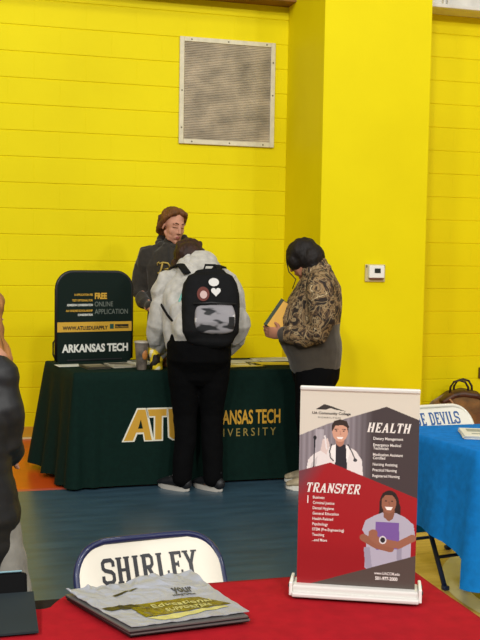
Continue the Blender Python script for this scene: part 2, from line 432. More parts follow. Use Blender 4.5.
def fit_w(o, w):
    xs = [v.co.x for v in o.data.vertices]; k = w/(max(xs)-min(xs)); x0 = min(xs)
    for v in o.data.vertices: v.co.x = (v.co.x-x0)*k
fit_w(front_o, .53); stand_text(front_o, 1.55, .392)
l2 = text('lettering', 'UNIVERSITY', .075, DGOLD, gt, (0, 0, 0), None, sx=.8, space=1.5)
fit_w(l2, .49); stand_text(l2, 1.56, .310)

# ------------------------------------------------------------------ green upright sign
SG = mat('sign_green', (9, 27, 21), .7, spec=.2)
g = thing('table_sign', 'tall dark green rounded display sign reading ARKANSAS TECH on the green table', 'sign', (.937, 6.92, .746), rz=math.radians(12))
sw, sh = .54, .612
def rrect(w, h, r, n=10, bottom=.01):
    pts = [(-w/2+bottom, 0), (w/2-bottom, 0), (w/2, bottom)]
    for k in range(n+1):
        a = PI/2*k/n; pts.append((w/2-r+r*math.cos(a), h-r+r*math.sin(a)))
    for k in range(n+1):
        a = PI/2+PI/2*k/n; pts.append((-w/2+r+r*math.cos(a), h-r+r*math.sin(a)))
    pts.append((-w/2, bottom)); return pts
MB().prism([(x, -.012, z) for x, z in rrect(sw, sh, .115)], (0, .024, 0)).build('panel', SG, g)
edge = rrect(sw+.004, sh+.002, .117)
MB().tube([(x, 0, z) for x, z in edge[2:]], .0135, n=8).build('rim', BLACK, g, smooth=True)
MB().tube([(-.262, .03, .0), (-.285, .03, .05), (-.285, .03, .13), (-.26, .015, .17)], .006).build('foot', BLACK, g, smooth=True)
MB().box((0, .035, .008), (.4, .10, .012), bev=.003).build('base', BLACK, g)
RX = (PI/2, 0, 0)
def su(px): return (px-93.5)*.0074
def sz(py): return (363-py)*.0071-.002
SGOLD = mat('sign_gold', (206, 160, 48), .5); SWH = mat('sign_white', (226, 226, 216), .5); SDIM = mat('sign_dim', (112, 120, 110), .6)
MB().box((0, -.013, (sz(324.5)+sz(334))/2), (sw, .002, sz(324.5)-sz(334))).build('gold_band', SGOLD, g)
def st(s, px, py, h, w, m, bold=0, y=-.0136):
    o = text('lettering', s, h, m, g, (su(px), y, sz(py)), RX, bold=bold); fit_w(o, w*.0074); return o
st('FREE', 93, 302, .056, 12, SGOLD, .0022); st('ONLINE', 93, 309.5, .048, 18, SDIM); st('APPLICATION', 93, 317, .050, 33, SDIM)
for s, py, w, m in [('A APPLICATION FEE', 299, 18, SGOLD), ('TEST OPTIONAL FOR', 304.5, 20, SGOLD), ('ADMISSION CONSIDERATION', 309, 25, SWH), ('AN ONLINE SCHOLARSHIP', 314.5, 26, SGOLD), ('CONSIDERATION', 318.5, 14.5, SWH)]:
    st(s, 91-w, py, .020, w, m, .0006)
st('WWW.ATU.EDU/APPLY', 62, 332, .036, 44, mat('sign_ink', (20, 20, 16), .5), .0012, -.0146)
MB().box((su(110), -.0145, sz(329.2)), (.028, .001, .034)).build('badge', mat('sign_teal', (30, 78, 66), .5), g)
MB().box((su(120), -.0145, sz(329.2)), (.10, .001, .028)).build('badge', mat('sign_ink', (20, 20, 16), .5), g)
t = text('lettering', 'Office of Admissions', .018, SGOLD, g, (su(113.6), -.0151, sz(330.6)), RX); fit_w(t, .092)
st('ARKANSAS TECH', 61.5, 353.5, .074, 65, SWH, .003)

# ------------------------------------------------------------------ things on the green table
PAPER = mat('white_paper', (222, 220, 210), .6)
def sheets(name, label, cat, x, y, z, w, d, ang, rgb, n=1, ink=(120, 110, 96), group=None, th=.0015):
    g = thing(name, label, cat, (x, y, z), rz=math.radians(ang), group=group)
    mb = MB()
    for k in range(n): mb.box((random.uniform(-.003, .003), random.uniform(-.003, .003), th*(k+.5)+.0002*k), (w, d, th), rot=rz(random.uniform(-.04, .04)))
    mb.build('sheet', mat('paper_%d_%d_%d' % rgb, rgb, .5), g)
    top = th*n+.0002*n+.0003
    mb = MB(); mb.box((0, d*.2, top), (w*.8, d*.34, .0004)); mb.box((0, -d*.22, top), (w*.7, d*.1, .0004)); 
    mb.build('printing', mat('ink_%d_%d_%d' % ink, ink, .5), g)
    return g
Z = .7465
sheets('paper_sheet', 'white sheet lying at the back left corner of the green table', 'paper', .73, 6.64, Z, .16, .13, 8, (226, 226, 214), ink=(190, 192, 180))
sheets('brochure_stack', 'dark brochure stack lying in front of the green sign, leftmost', 'brochures', 0.885, 6.50, Z, .15, .20, 12, (70, 66, 52), 8, ink=(150, 140, 110))
sheets('brochure_stack', 'brochure stack with pale cover in front of the green sign, middle', 'brochures', 1.06, 6.56, Z, .16, .20, 10, (176, 170, 150), 8, ink=(60, 56, 46))
sheets('brochure_stack', 'brochure stack with white cover left of the tumbler', 'brochures', 1.225, 6.70, Z, .14, .18, 8, (214, 210, 196), 6, ink=(52, 66, 50))
g = thing('tumbler', 'grey see-through tumbler of iced drink on the green table', 'cup', (1.165, 6.345, Z))
cm = mat('smoky_cup', (112, 102, 92), .15, spec=.6, var=.35, vscale=14)
MB().lathe([(.030, 0), (.033, .003), (.045, .172), (.046, .176), (.043, .176)], n=28).build('cup', cm, g, smooth=True)
MB().lathe([(.047, .172), (.049, .174), (.049, .184), (.030, .188), (0, .188)], n=28).build('lid', mat('cup_lid', (170, 160, 146), .3), g, smooth=True)
mb = MB(); mb.ell((.012, -.034, .10), (.020, .010, .034)); mb.build('drink_label', mat('cup_label', (176, 112, 52), .4), g, smooth=True)
# yellow and black patterned pouch
def pouchmat():
    m = bpy.data.materials.new('yellow_black_print'); m.use_nodes = True; nt = m.node_tree; b = nt.nodes['Principled BSDF']; b.inputs['Roughness'].default_value = .45
    tc = nt.nodes.new('ShaderNodeTexCoord'); v = nt.nodes.new('ShaderNodeTexNoise'); v.inputs['Scale'].default_value = 17; v.inputs['Detail'].default_value = 1
    r = nt.nodes.new('ShaderNodeValToRGB'); r.color_ramp.interpolation = 'CONSTANT'
    r.color_ramp.elements[0].color = lin((34, 26, 14)); r.color_ramp.elements[1].color = lin((238, 206, 40)); r.color_ramp.elements[1].position = .44
    e = r.color_ramp.elements.new(.62); e.color = lin((236, 226, 190))
    nt.links.new(tc.outputs['Object'], v.inputs['Vector']); nt.links.new(v.outputs['Fac'], r.inputs['Fac']); nt.links.new(r.outputs['Color'], b.inputs['Base Color']); return m
mb = MB(); mb.loft([(0, 0, .012), (0, .0, .05), (-.02, 0, .11), (-.035, .01, .165)], [(.045, .03), (.042, .032), (.034, .026), (.018, .010)], n=24)
me = fuse(mb, .006, 3, lambda c: .008*noise.noise(c*22))
tag(link('snack_pouch', me, [pouchmat()], loc=(1.262, 6.35, Z+.002)), 'yellow and black printed pouch standing right of the tumbler', 'pouch')
# yellow folders and papers between the visitors
for i, (x, y, a, lab, rgb, ink) in enumerate([(1.92, 6.70, 3, 'white sheet at the rear of the green table between the visitors', (228, 226, 212), (180, 180, 168)),
        (2.10, 6.56, -6, 'yellow folder with dark border on the green table by the camouflage jacket', (226, 196, 40), (240, 214, 70)),
        (1.86, 6.48, 5, 'yellow and white folder on the green table beside the grey hoodie', (232, 206, 60), (238, 232, 200)),
        (2.22, 6.82, 10, 'white sheet at the back right of the green table', (224, 222, 210), (170, 168, 150))]):
    g = sheets('folder' if 'folder' in lab else 'paper_sheet', lab, 'folder' if 'folder' in lab else 'paper', x, y, Z, .30, .20, a, rgb, 2, ink)
    if 'folder' in lab:
        mb = MB()
        for s in (-1, 1): mb.box((0, s*.101, .003), (.31, .010, .003)); mb.box((s*.151, 0, .003), (.010, .21, .003))
        mb.build('border', mat('folder_border', (30, 34, 26), .5), g)

# ------------------------------------------------------------------ folding chairs
def folding_chair(label, loc, th, frame_up, frame_leg, panel_m, word, wordm, hh, ww, ztext, w=.40, ht=.75, stripe=None, xoff=0, group=None):
    g = thing('folding_chair', label, 'chair', (loc[0], loc[1], 0), rz=th, group=group)
    hw = w/2; r = .085
    def yb(z): return -.42+.44*(z/ht)
    up = [( -hw, z) for z in (.44, .52, ht-r)]
    for k in range(1, 9):
        a = PI-PI/2*k/9; up.append((-hw+r+r*math.cos(a), ht-r+r*math.sin(a)))
    crown = [(x, ht+.004*math.cos(x/hw*PI/2)) for x in (-hw+r, -.05, .05, hw-r)]
    full = up+crown+[(-x, z) for x, z in reversed(up)]
    MB().tube([(x, yb(z), z) for x, z in full], .010).build('back_frame', frame_up, g, smooth=True)
    for s in (-1, 1):
        MB().tube([(s*hw, yb(.44), .44), (s*(hw+.004), yb(.02), .015)], .0115).box((s*(hw+.004), yb(.01), .010), (.028, .03, .02), bev=.004).build('front_leg', frame_leg, g, smooth=True)
        MB().tube([(s*(hw-.03), -.33, .43), (s*(hw-.028), .10, .015)], .0105).box((s*(hw-.028), .10, .010), (.026, .03, .02), bev=.004).build('rear_leg', frame_leg, g, smooth=True)
    MB().tube([(-hw, yb(.13), .13), (hw, yb(.13), .13)], .008).tube([(-hw, yb(.22), .22), (hw, yb(.22), .22)], .008).build('front_rung', frame_leg, g, smooth=True)
    MB().tube([(-hw+.03, .0, .11), (hw-.03, .0, .11)], .008).build('rear_rung', frame_leg, g, smooth=True)
    # backrest: pressed rounded plate, slightly bowed
    def plate(w, z0, z1, r, th, yo, name, m, front=False):
        mb = MB(); nx, nz = 48, 8; S = []
        for side in (0, 1):
            G = []
            for i in range(nx+1):
                x = -w/2*math.cos(PI*i/nx); d = abs(x)-(w/2-r)
                zt = z1 if d <= 0 else z1-r+math.sqrt(max(0, r*r-d*d))
                G.append([mb.bm.verts.new((x, side*th+yb(z0+(zt-z0)*j/nz)+yo+.010*(1-(x/(w/2))**2), z0+(zt-z0)*j/nz)) for j in range(nz+1)])
            S.append(G)
        for i in range(nx):
            for j in range(nz):
                mb.bm.faces.new([S[0][i][j], S[0][i+1][j], S[0][i+1][j+1], S[0][i][j+1]]); mb.bm.faces.new([S[1][i][j], S[1][i][j+1], S[1][i+1][j+1], S[1][i+1][j]])
            for j in (0, nz): mb.bm.faces.new([S[0][i][j], S[1][i][j], S[1][i+1][j], S[0][i+1][j]])
        for i in (0, nx):
            for j in range(nz): mb.bm.faces.new([S[0][i][j], S[0][i][j+1], S[1][i][j+1], S[1][i][j]])
        return mb.build(name, m, g)
    plate(w-.012, .50, ht-.004, r-.006, .016, -.009, 'backrest', panel_m)
    if stripe:
        def border(w2, z1, r2, yo, m, tk):
            pts = [(-w2/2, .505)]+[(-w2/2, z1-r2)]
            for k in range(1, 9):
                a = PI-PI/2*k/8; pts.append((-w2/2+r2+r2*math.cos(a), z1-r2+r2*math.sin(a)))
            pts += [(x, z1) for x in (-.05, 0, .05)]
            pts += [(-x, z) for x, z in reversed(pts[:10])]
            MB().tube([(x, yb(z)-.0075+yo+.01*(1-(x/(w/2))**2), z) for x, z in pts], tk, n=8).build('stripe', m, g, smooth=True)
        border(w-.034, ht-.017, r-.017, .0, stripe, .0026)
    # seat
    mb = MB(); mb.box((0, -.22, .452), (w-.03, .39, .022), bev=.010, seg=3)
    mb.build('seat', panel_m, g, smooth=False)
    tilt = math.atan2(.44, ht)
    mb, W = slab_text('lettering', word, hh, wordm, g, (0, 0, 0), None, sx=1)
    xs = [v.co.x for v in mb.data.vertices]; x0, x1 = min(xs), max(xs); k = ww/(x1-x0)
    for v in mb.data.vertices:
        x = (v.co.x-(x0+x1)/2)*k+xoff; z = ztext+v.co.y
        v.co = (x, yb(z)-.0090+.01*(1-(x/((w-.012)/2))**2)-.0012-v.co.z*.6, z)
    return g
CWHITE = mat('chair_white', (226, 220, 204), .35, coat=.2)
NAVY = mat('chair_navy', (17, 29, 74), .35, coat=.3)
folding_chair('white folding chair back reading SHIRLEY behind the red table', (.512, 2.665), math.radians(7), NAVY, NAVY, CWHITE, 'SHIRLEY', mat('chair_ink', (22, 22, 30), .4), .060, .275, .617, w=.412, ht=.714, stripe=None)
folding_chair('white folding chair back reading BLUE DEVILS behind the blue table', (2.285, 4.45), math.radians(9), CWHITE, mat('chair_leg_blue', (20, 40, 78), .35, .2), CWHITE, 'BLUE DEVILS', mat('devil_blue', (40, 84, 140), .5), .056, .33, .680, w=.42, ht=.760, xoff=-.022)

# ------------------------------------------------------------------ blue table
folding_table('black-legged folding table under the bright blue cloth', 2.91, 3.76, 1.78, .55, inset=.22)
BLUEC = mat('blue_cloth', (12, 112, 186), .85, spec=.15, var=.06, vscale=30, bump=.2, bscale=7)
def boff(e, f, t):
    if e == 3: return t*.02+t*.025*math.sin(f*9+2)+t*.05*max(0, (f-.75)/.25)
    if e == 0: return t*.03+t*.035*math.sin(f*40+.8)
    return t*.02
def bzb(e, f):
    if e == 3: return .31+.05*f*(1-f)*4+.0*f
    if e == 0: return .20
    return .25
cloth('tablecloth', 'bright blue cloth draped over the table at the right', 'tablecloth', [(1.975, 3.46), (3.8, 3.46), (3.8, 4.06), (1.87, 4.06)], .747, bzb, boff, BLUEC, r=.03, per=90)
sheets('leaflet_stack', 'fanned stack of white leaflets lying on the blue table', 'leaflets', 2.20, 3.75, .7485, .26, .19, -22, (222, 220, 208), 9, (150, 156, 150))

# ------------------------------------------------------------------ red table
folding_table('dark-topped folding table under the red cloth in the foreground', .155, 1.83, 1.80, .72, top_rgb=(30, 22, 22))
REDC = mat('red_cloth', (158, 22, 32), .9, spec=.1, var=.05, vscale=30, bump=.25, bscale=8)
def roff(e, f, t):
    if e == 2: return t*.02+(.02 if False else 0)
    return t*.02*(1+math.sin(f*30))
def red_cloth():
    # top sheet with a wavy far edge that stops short on the left, plus skirts on the other sides
    mb = MB(); n = 150; rows = 60; xs0, xs1, y0, y1 = -.80, 1.07, 1.45, 2.197
    def far(x):
        if x > .245: return y1
        return y1-.070*min(1, (.245-x)/.05)-.014*math.sin(x*38+1)*min(1, (.245-x)/.05)
    def zz(x, y): return .7435+.0022*max(0, noise.noise(Vector((x*5, y*9, 3))))+.004*max(0, noise.noise(Vector((x*2.2+y*5, y*3, 8))))
    G = [[mb.bm.verts.new((xs0+(xs1-xs0)*i/n, y0+(far(xs0+(xs1-xs0)*i/n)-y0)*j/rows, 0)) for i in range(n+1)] for j in range(rows+1)]
    for r in G:
        for v in r: v.co.z = zz(v.co.x, v.co.y)
    for j in range(rows):
        for i in range(n): mb.bm.faces.new([G[j][i], G[j][i+1], G[j+1][i+1], G[j+1][i]])
    def skirt(line, out, depth, wav):
        prev = line; q = line
        for k in range(1, 9):
            t = k/8; cur = []
            for m_, v in enumerate(line):
                o = Vector(out)*(.008*min(1, t*3)+t*wav*(1+math.sin(m_*.35)))
                cur.append(mb.bm.verts.new((v.co.x+o.x, v.co.y+o.y, v.co.z-depth*t)))
            for a in range(len(line)-1): mb.bm.faces.new([prev[a], cur[a], cur[a+1], prev[a+1]])
            prev = cur
    i0 = next(i for i in range(n+1) if G[-1][i].co.x > .245)
    skirt([G[-1][i] for i in range(n, i0-1, -1)], (0, 1, 0), .45, .02)
    skirt([r[n] for r in G], (1, 0, 0), .45, .02); skirt([r[0] for r in G][::-1], (-1, 0, 0), .45, .02); skirt(G[0], (0, -1, 0), .55, .02)
    return mb.build('tablecloth', REDC, smooth=True)
tag(red_cloth(), 'red cloth covering the foreground table', 'tablecloth')
TZ = .750

# stack of plastic newspaper bags
g = thing('bag_stack', 'stack of glossy grey plastic bags with gold print on the red table', 'bags', (0, 0, TZ))
Q = [Vector((.232, 2.135)), Vector((.335, 1.900)), Vector((.585, 1.928)), Vector((.525, 2.20))]
BK = mat('bag_black', (26, 26, 28), .35)
def bl(u, v, Q=Q): return (Q[0]*(1-u)+Q[3]*u)*(1-v)+(Q[1]*(1-u)+Q[2]*u)*v
def leaf(name, z, th, m, jit, shrink=0, parent=g, amp=0, seed=0, n=70, over=0, zfun=None, uv=(0, 1, 0, 1), rot=0):
    mb = MB(); T, B = [], []
    c0 = bl(.5, .5)
    for j in range(n+1):
        a, b = [], []
        for i in range(n+1):
            u = uv[0]+(uv[1]-uv[0])*i/n; v = uv[2]+(uv[3]-uv[2])*j/n
            p = bl(u, v)+Vector(jit)
            d = p-c0; p = c0+Vector((d.x*math.cos(rot)-d.y*math.sin(rot), d.x*math.sin(rot)+d.y*math.cos(rot)))*(1-shrink)
            h = zfun(u, v) if zfun else 0
            a.append(mb.bm.verts.new((p.x, p.y, z+th+h))); b.append(mb.bm.verts.new((p.x, p.y, z+h*.9)))
        T.append(a); B.append(b)
    for j in range(n):
        for i in range(n):
            mb.bm.faces.new([T[j][i], T[j+1][i], T[j+1][i+1], T[j][i+1]]); mb.bm.faces.new([B[j][i], B[j][i+1], B[j+1][i+1], B[j+1][i]])
    for i in range(n):
        for (a, b, c, d) in ((T[0][i], T[0][i+1], B[0][i+1], B[0][i]), (T[n][i+1], T[n][i], B[n][i], B[n][i+1]), (T[i+1][0], T[i][0], B[i][0], B[i+1][0]), (T[i][n], T[i+1][n], B[i+1][n], B[i][n])):
            mb.bm.faces.new([a, b, c, d])
    return mb.build(name, m, parent, smooth=False)
for k in range(4):
    leaf('bag', .0005+.0035*k, .003, BK if k % 2 == 0 else mat('bag_grey', (96, 94, 92), .3), (random.uniform(-.004, .004), random.uniform(-.004, .003)), 0, n=6, rot=random.uniform(-.03, .03))
def crumple(u, v):
    w = .5*.010*(noise.noise(Vector((u*3.2, v*3.2, .5)))+.3)+.007*abs(noise.noise(Vector((u*8, v*8, 4.5))))+.0034*(1-min(1, 4*abs(noise.noise(Vector((u*6, v*6, 9))))))
    back = max(0, 1-v/.5)
    return max(0, w*(.35+1.1*back))+.001*back*(.4+.6*math.sin(min(1, u*1.3)*PI))
tb = leaf('top_bag', .0150, .0012, mat('bag_clear', (158, 160, 167), .34, spec=.5, coat=.25, bump=.3, bscale=26), (0, .006), n=110, zfun=crumple)
def on_bag(name, pts, m, lift=.0016, n=40):
    # printed quad that follows the bag surface: pts are (u,v) corners
    mb = MB(); G = []
    for j in range(9):
        row = []
        for i in range(n+1):
            a, b = i/n, j/8
            u = (pts[0][0]*(1-a)+pts[1][0]*a)*(1-b)+(pts[3][0]*(1-a)+pts[2][0]*a)*b
            v = (pts[0][1]*(1-a)+pts[1][1]*a)*(1-b)+(pts[3][1]*(1-a)+pts[2][1]*a)*b
            p = bl(u, v)+Vector((0, .006)); row.append(mb.bm.verts.new((p.x, p.y, .0162+crumple(u, v)+lift)))
        G.append(row)
    for j in range(8):
        for i in range(n): mb.bm.faces.new([G[j][i], G[j+1][i], G[j+1][i+1], G[j][i+1]])
    return mb.build(name, m, g)
on_bag('gold_print', [(.22, .54), (.80, .56), (.95, .80), (.20, .86)], mat('bag_gold', (92, 82, 22), .25, var=.3, vscale=20, coat=.6), .0014)
on_bag('dark_print', [(.02, .52), (.26, .52), (.30, .60), (.05, .62)], mat('bag_ink', (30, 30, 26), .3), .0016)
on_bag('dark_print', [(.22, .30), (.46, .20), (.46, .225), (.22, .33)], mat('bag_ink', (30, 30, 26), .3), .0016)
on_bag('pale_panel', [(.20, .88), (.88, .82), (.90, .86), (.30, .97)], mat('bag_pale', (196, 190, 120), .3, coat=.5), .0014)
def bag_text(s, u, v, h, w, m, bold=.0):
    o = text('lettering', s, h, m, g, (0, 0, 0), None, bold=bold); fit_w(o, w)
    ax = (Q[2]-Q[1]).normalized()
    up = (Q[3]-Q[2]).normalized()
    base = bl(u, v)+Vector((0, .006)); W = (Q[2]-Q[1]).length; Hh = (Q[3]-Q[2]).length
    for q in o.data.vertices:
        p = base+ax*q.co.x+up*q.co.y
        uu = u+q.co.x/W; vv = v-q.co.y/Hh
        q.co = (p.x, p.y, .0162+crumple(uu, vv)+.0022+q.co.z)
bag_text('your', .66, .42, .040, .046, mat('bag_text_grey', (66, 66, 66), .4), .0006)
bag_text('HOMETOWN', .62, .50, .012, .050, mat('bag_text_grey', (66, 66, 66), .4))
bag_text('Educational', .36, .67, .024, .13, mat('bag_pale', (196, 190, 120), .3))
bag_text('SUPPORTERS', .42, .78, .022, .10, mat('bag_pale', (196, 190, 120), .3))

# dark display folio with a tablet
g = thing('folio_stand', 'dark slate folio lying slanted at the left end of the red table', 'folio', (0, 0, .7495))
mb = MB(); mb.prism([(-.34, 1.965, .0), (-.34, 1.965, .004), (-.34, 2.15, .022), (-.34, 2.15, .0)], (.50, 0, 0))
for v in mb.bm.verts:
    if v.co.x > 0: v.co.x += (v.co.y-1.965)*.02
mb.build('panel', mat('slate_vinyl', (34, 42, 46), .7, spec=.2, var=.12, vscale=4), g)
g = thing('tablet', 'black tablet with pale teal edge propped behind the dark folio', 'tablet', (-.066, 2.165, .7485), rot=(math.radians(62), 0, 0))
MB().box((0.048, .028, .006), (.34, .060, .016), bev=.007, seg=3).build('case', mat('tablet_black', (10, 10, 11), .8, spec=.1), g)
MB().box((.045, .0600, .009), (.325, .004, .013), bev=.0018).build('edge', mat('teal_edge', (120, 158, 168), .4), g)
# ------------------------------------------------------------------ roll-up banner on the red table
bx, by = .733, 2.071; ang = math.atan2(1.959-2.071, .985-.733)
g = thing('tabletop_banner', 'small retractable banner with HEALTH and TRANSFER panels on the red table', 'banner', (.859, 2.015+.012, TZ), rz=ang)
BW = .277
MB().box((0, 0, .013), (BW, .062, .022), bev=.005, seg=3).box((0, -.012, .006), (BW, .066, .010), bev=.003).build('base', mat('banner_white', (214, 211, 205), .35), g)
for s in (-1, 1):
    e = MB().box((s*(BW/2+.003), 0, .016), (.007, .070, .030), bev=.002).build('end_cap', WHITE, g)
    for y in (-.022, .022):
        MB().ell((s*(BW/2+.007), y, .020), (.003, .005, .005)).build('screw', mat('screw_dark', (60, 56, 52), .4, .4), e)
GZ0, GH, GW = .024, .434, .260
MB().box((0, -.010, GZ0+GH+.004), (GW+.002, .010, .010), bev=.003).build('top_rail', mat('banner_white', (214, 211, 205), .35), g)
MB().tube([(0, .006, .02), (0, .002, GZ0+GH)], .004).build('pole', mat('pole_metal', (150, 150, 150), .3, .8), g)
# printed artwork: sketch units 117 x 201, y down
NX, NY = 214, 366
X, Y = np.meshgrid((np.arange(NX)+.5)/NX*117, (np.arange(NY)+.5)/NY*201)
img = np.zeros((NY, NX, 3))
def L3(c): return np.array(lin(c)[:3])
def inside(pts):
    m = np.zeros(X.shape, bool); n = len(pts)
    for i in range(n):
        x1, y1 = pts[i]; x2, y2 = pts[(i+1)%n]
        if y1 == y2: continue
        c = ((Y < y1) != (Y < y2)) & (X < (x2-x1)*(Y-y1)/(y2-y1)+x1); m ^= c
    return m
def fill(pts, c): img[inside(pts)] = L3(c)
def ellip(cx, cy, rx, ry, c, rot=0):
    ca, sa = math.cos(rot), math.sin(rot); dx, dy = X-cx, Y-cy
    img[((dx*ca+dy*sa)/rx)**2+((-dx*sa+dy*ca)/ry)**2 < 1] = L3(c)
def stroke(pts, w, c):
    for (x1, y1), (x2, y2) in zip(pts, pts[1:]):
        dx, dy = x2-x1, y2-y1; t = np.clip(((X-x1)*dx+(Y-y1)*dy)/(dx*dx+dy*dy), 0, 1)
        img[(X-x1-t*dx)**2+(Y-y1-t*dy)**2 < (w/2)**2] = L3(c)
img[:] = L3((212, 204, 190))
photo = [(0, 47), (27, 34.5), (85, 14.5), (117, 27), (117, 112), (0, 112)]
mk = inside(photo)
base = L3((134, 126, 132)); img[mk] = base
for k in range(26):           # curtain and cabinet stripes of the printed photograph
    x = 2+k*2.7; c = L3((150, 143, 150)) if k % 2 else L3((112, 104, 110))
    m2 = mk & (np.abs(X-x) < .7); img[m2] = img[m2]*.45+c*.55
m2 = mk & (np.abs(X-20) < 4) & (Y > 40) & (Y < 70); img[m2] = img[m2]*.5+L3((196, 190, 196))*.5
k = np.clip((X-50)/22, 0, 1)[..., None]; dark = L3((66, 56, 58))
img[:] = np.where(mk[..., None], img*(1-k)+dark*k, img)
# man in a white coat
fill([(6, 90), (9, 72), (14, 66), (27, 59), (33, 56), (47, 56), (56, 61), (62, 70), (64, 92)], (226, 220, 218))
fill([(10, 90), (12, 76), (18, 68), (16, 90)], (200, 194, 194))
fill([(35, 55), (47, 55), (48, 64), (47, 92), (36, 92), (35, 64)], (40, 38, 46))
fill([(33, 56), (36, 55), (36, 74), (31, 64)], (238, 234, 232)); fill([(46, 55), (49, 57), (50, 64), (47, 74)], (238, 234, 232))
stroke([(32, 55), (30, 62), (31, 69), (34, 72)], 1.1, (40, 40, 44)); stroke([(48, 55), (52, 62), (55, 69)], 1.1, (40, 40, 44)); ellip(55.5, 70.5, 1.8, 1.8, (60, 60, 66))
stroke([(15, 50), (14.5, 90)], 1.4, (44, 42, 48)); ellip(15.3, 49, 1.5, 2.4, (30, 30, 34))
fill([(23, 50), (28, 49), (30, 56), (27, 66), (21, 62)], (214, 196, 190)); stroke([(25, 47), (27, 60)], 1.6, (226, 220, 220))
ellip(40, 51, 4.2, 6, (176, 122, 100)); ellip(40, 42, 7.6, 10.2, (206, 154, 130)); 
fill([(32, 42), (31.8, 35), (34, 31), (40, 29), (46.5, 31), (48.5, 36), (48, 43), (46.6, 37), (42, 35), (35, 36)], (52, 38, 32))
stroke([(35, 39.5), (38, 39.2)], .9, (70, 48, 40)); stroke([(42, 39.2), (45, 39.5)], .9, (70, 48, 40))
ellip(36.6, 41.2, .9, .6, (50, 36, 32)); ellip(43.4, 41.2, .9, .6, (50, 36, 32)); stroke([(40, 41.5), (40.4, 44.6)], .8, (180, 124, 104))
fill([(36.4, 47), (43.6, 47), (42, 49.2), (38, 49.2)], (240, 232, 226))
# red field
red = [(0, 84), (31, 74), (117, 107), (117, 166), (20, 201), (0, 201)]
mr = inside(red); img[mr] = L3((158, 20, 28))
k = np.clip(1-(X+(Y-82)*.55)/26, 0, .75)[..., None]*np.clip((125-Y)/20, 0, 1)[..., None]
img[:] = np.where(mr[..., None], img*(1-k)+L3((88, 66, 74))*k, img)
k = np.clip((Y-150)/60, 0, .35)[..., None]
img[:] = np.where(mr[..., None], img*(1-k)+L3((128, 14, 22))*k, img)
bot = [(117, 166), (117, 201), (14, 201)]
# student with folder
ellip(90, 113, 9.5, 13, (44, 30, 28)); fill([(96, 104), (101, 116), (102, 138), (95, 138), (84, 130), (80, 124), (81, 108)], (44, 30, 28))
fill([(64, 142), (67, 132), (77, 126), (84, 123), (97, 123), (106, 127), (114, 134), (116, 146), (112, 152), (112, 170), (96, 178), (74, 185), (67, 181), (69, 150)], (176, 174, 190))
fill([(66, 160), (72, 160), (75, 184), (68, 181)], (154, 152, 170)); fill([(98, 155), (103, 155), (104, 178), (99, 178)], (150, 148, 166))
fill([(84, 120), (96, 120), (94, 129), (90, 132), (85, 128)], (134, 88, 68))
ellip(89.5, 113, 7.2, 10.4, (150, 98, 76))
fill([(82, 110), (83, 103), (89, 100.5), (95, 103), (97, 110), (93, 105), (86, 105)], (40, 28, 26))
ellip(86.5, 111, 1, .7, (30, 20, 18)); ellip(92.7, 111, 1, .7, (30, 20, 18)); stroke([(89.7, 112), (90, 115)], .8, (120, 76, 58))
fill([(85.8, 117), (93.6, 117), (92, 120), (87.6, 120)], (244, 238, 232))
fill([(77, 133), (100, 133), (101, 160), (78, 162)], (118, 88, 158))
stroke([(65.5, 150), (78, 157), (92, 160)], 7.5, (146, 94, 72)); stroke([(113.5, 148), (100, 156), (80, 153), (74, 148)], 7.5, (152, 100, 78)); ellip(75, 145, 4.5, 4, (152, 100, 78))
ellip(84.5, 151.5, 3.6, 4.2, (214, 212, 214)); ellip(84.5, 151.5, 2.4, 2.8, (40, 40, 46))
img[inside(bot)] = L3((80, 70, 64))
# mountain mark
fill([(15, 20), (24, 14), (31, 16), (38, 18.5), (46, 21), (36, 19.6), (30, 18), (26, 19.5), (22, 20)], (52, 46, 44))
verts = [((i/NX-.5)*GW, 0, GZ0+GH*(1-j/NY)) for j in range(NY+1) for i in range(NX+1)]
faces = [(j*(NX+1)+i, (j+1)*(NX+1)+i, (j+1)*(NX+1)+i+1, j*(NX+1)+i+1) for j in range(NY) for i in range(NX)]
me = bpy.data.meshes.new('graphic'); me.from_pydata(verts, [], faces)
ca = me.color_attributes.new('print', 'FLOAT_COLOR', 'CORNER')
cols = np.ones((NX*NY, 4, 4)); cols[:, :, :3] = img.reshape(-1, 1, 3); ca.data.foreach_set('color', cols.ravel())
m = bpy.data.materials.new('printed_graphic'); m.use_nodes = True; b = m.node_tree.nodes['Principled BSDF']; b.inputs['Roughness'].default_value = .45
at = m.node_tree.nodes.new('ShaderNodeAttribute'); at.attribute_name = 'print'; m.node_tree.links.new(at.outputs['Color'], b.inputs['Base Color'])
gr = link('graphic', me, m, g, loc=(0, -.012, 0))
MB().box((0, -.0110, GZ0+GH/2), (GW, .0014, GH)).build('graphic_backing', mat('banner_grey', (190, 188, 184), .5), g)
BWT = mat('print_white', (236, 230, 224), .5)
def bp_(X_, Y_): return ((X_/117-.5)*GW, -.0124, GZ0+GH*(1-Y_/201))
def btext(s, X_, Y_, h, w, m=BWT, bold=0, space=1):
    o = text('lettering', s, h, m, g, bp_(X_, Y_), RX, bold=bold, depth=.0001, space=space); fit_w(o, w*GW/117); return o
def bslab(s, X_, Y_, h, w):
    o, W = slab_text('heading', s, h, BWT, g, bp_(X_, Y_), RX, shear=.22, serif=.13, th=.0002)
    fit_w(o, w*GW/117)
bslab('HEALTH', 66.5, 41, .0215, 43); bslab('TRANSFER', 8.5, 105.5, .0215, 53)
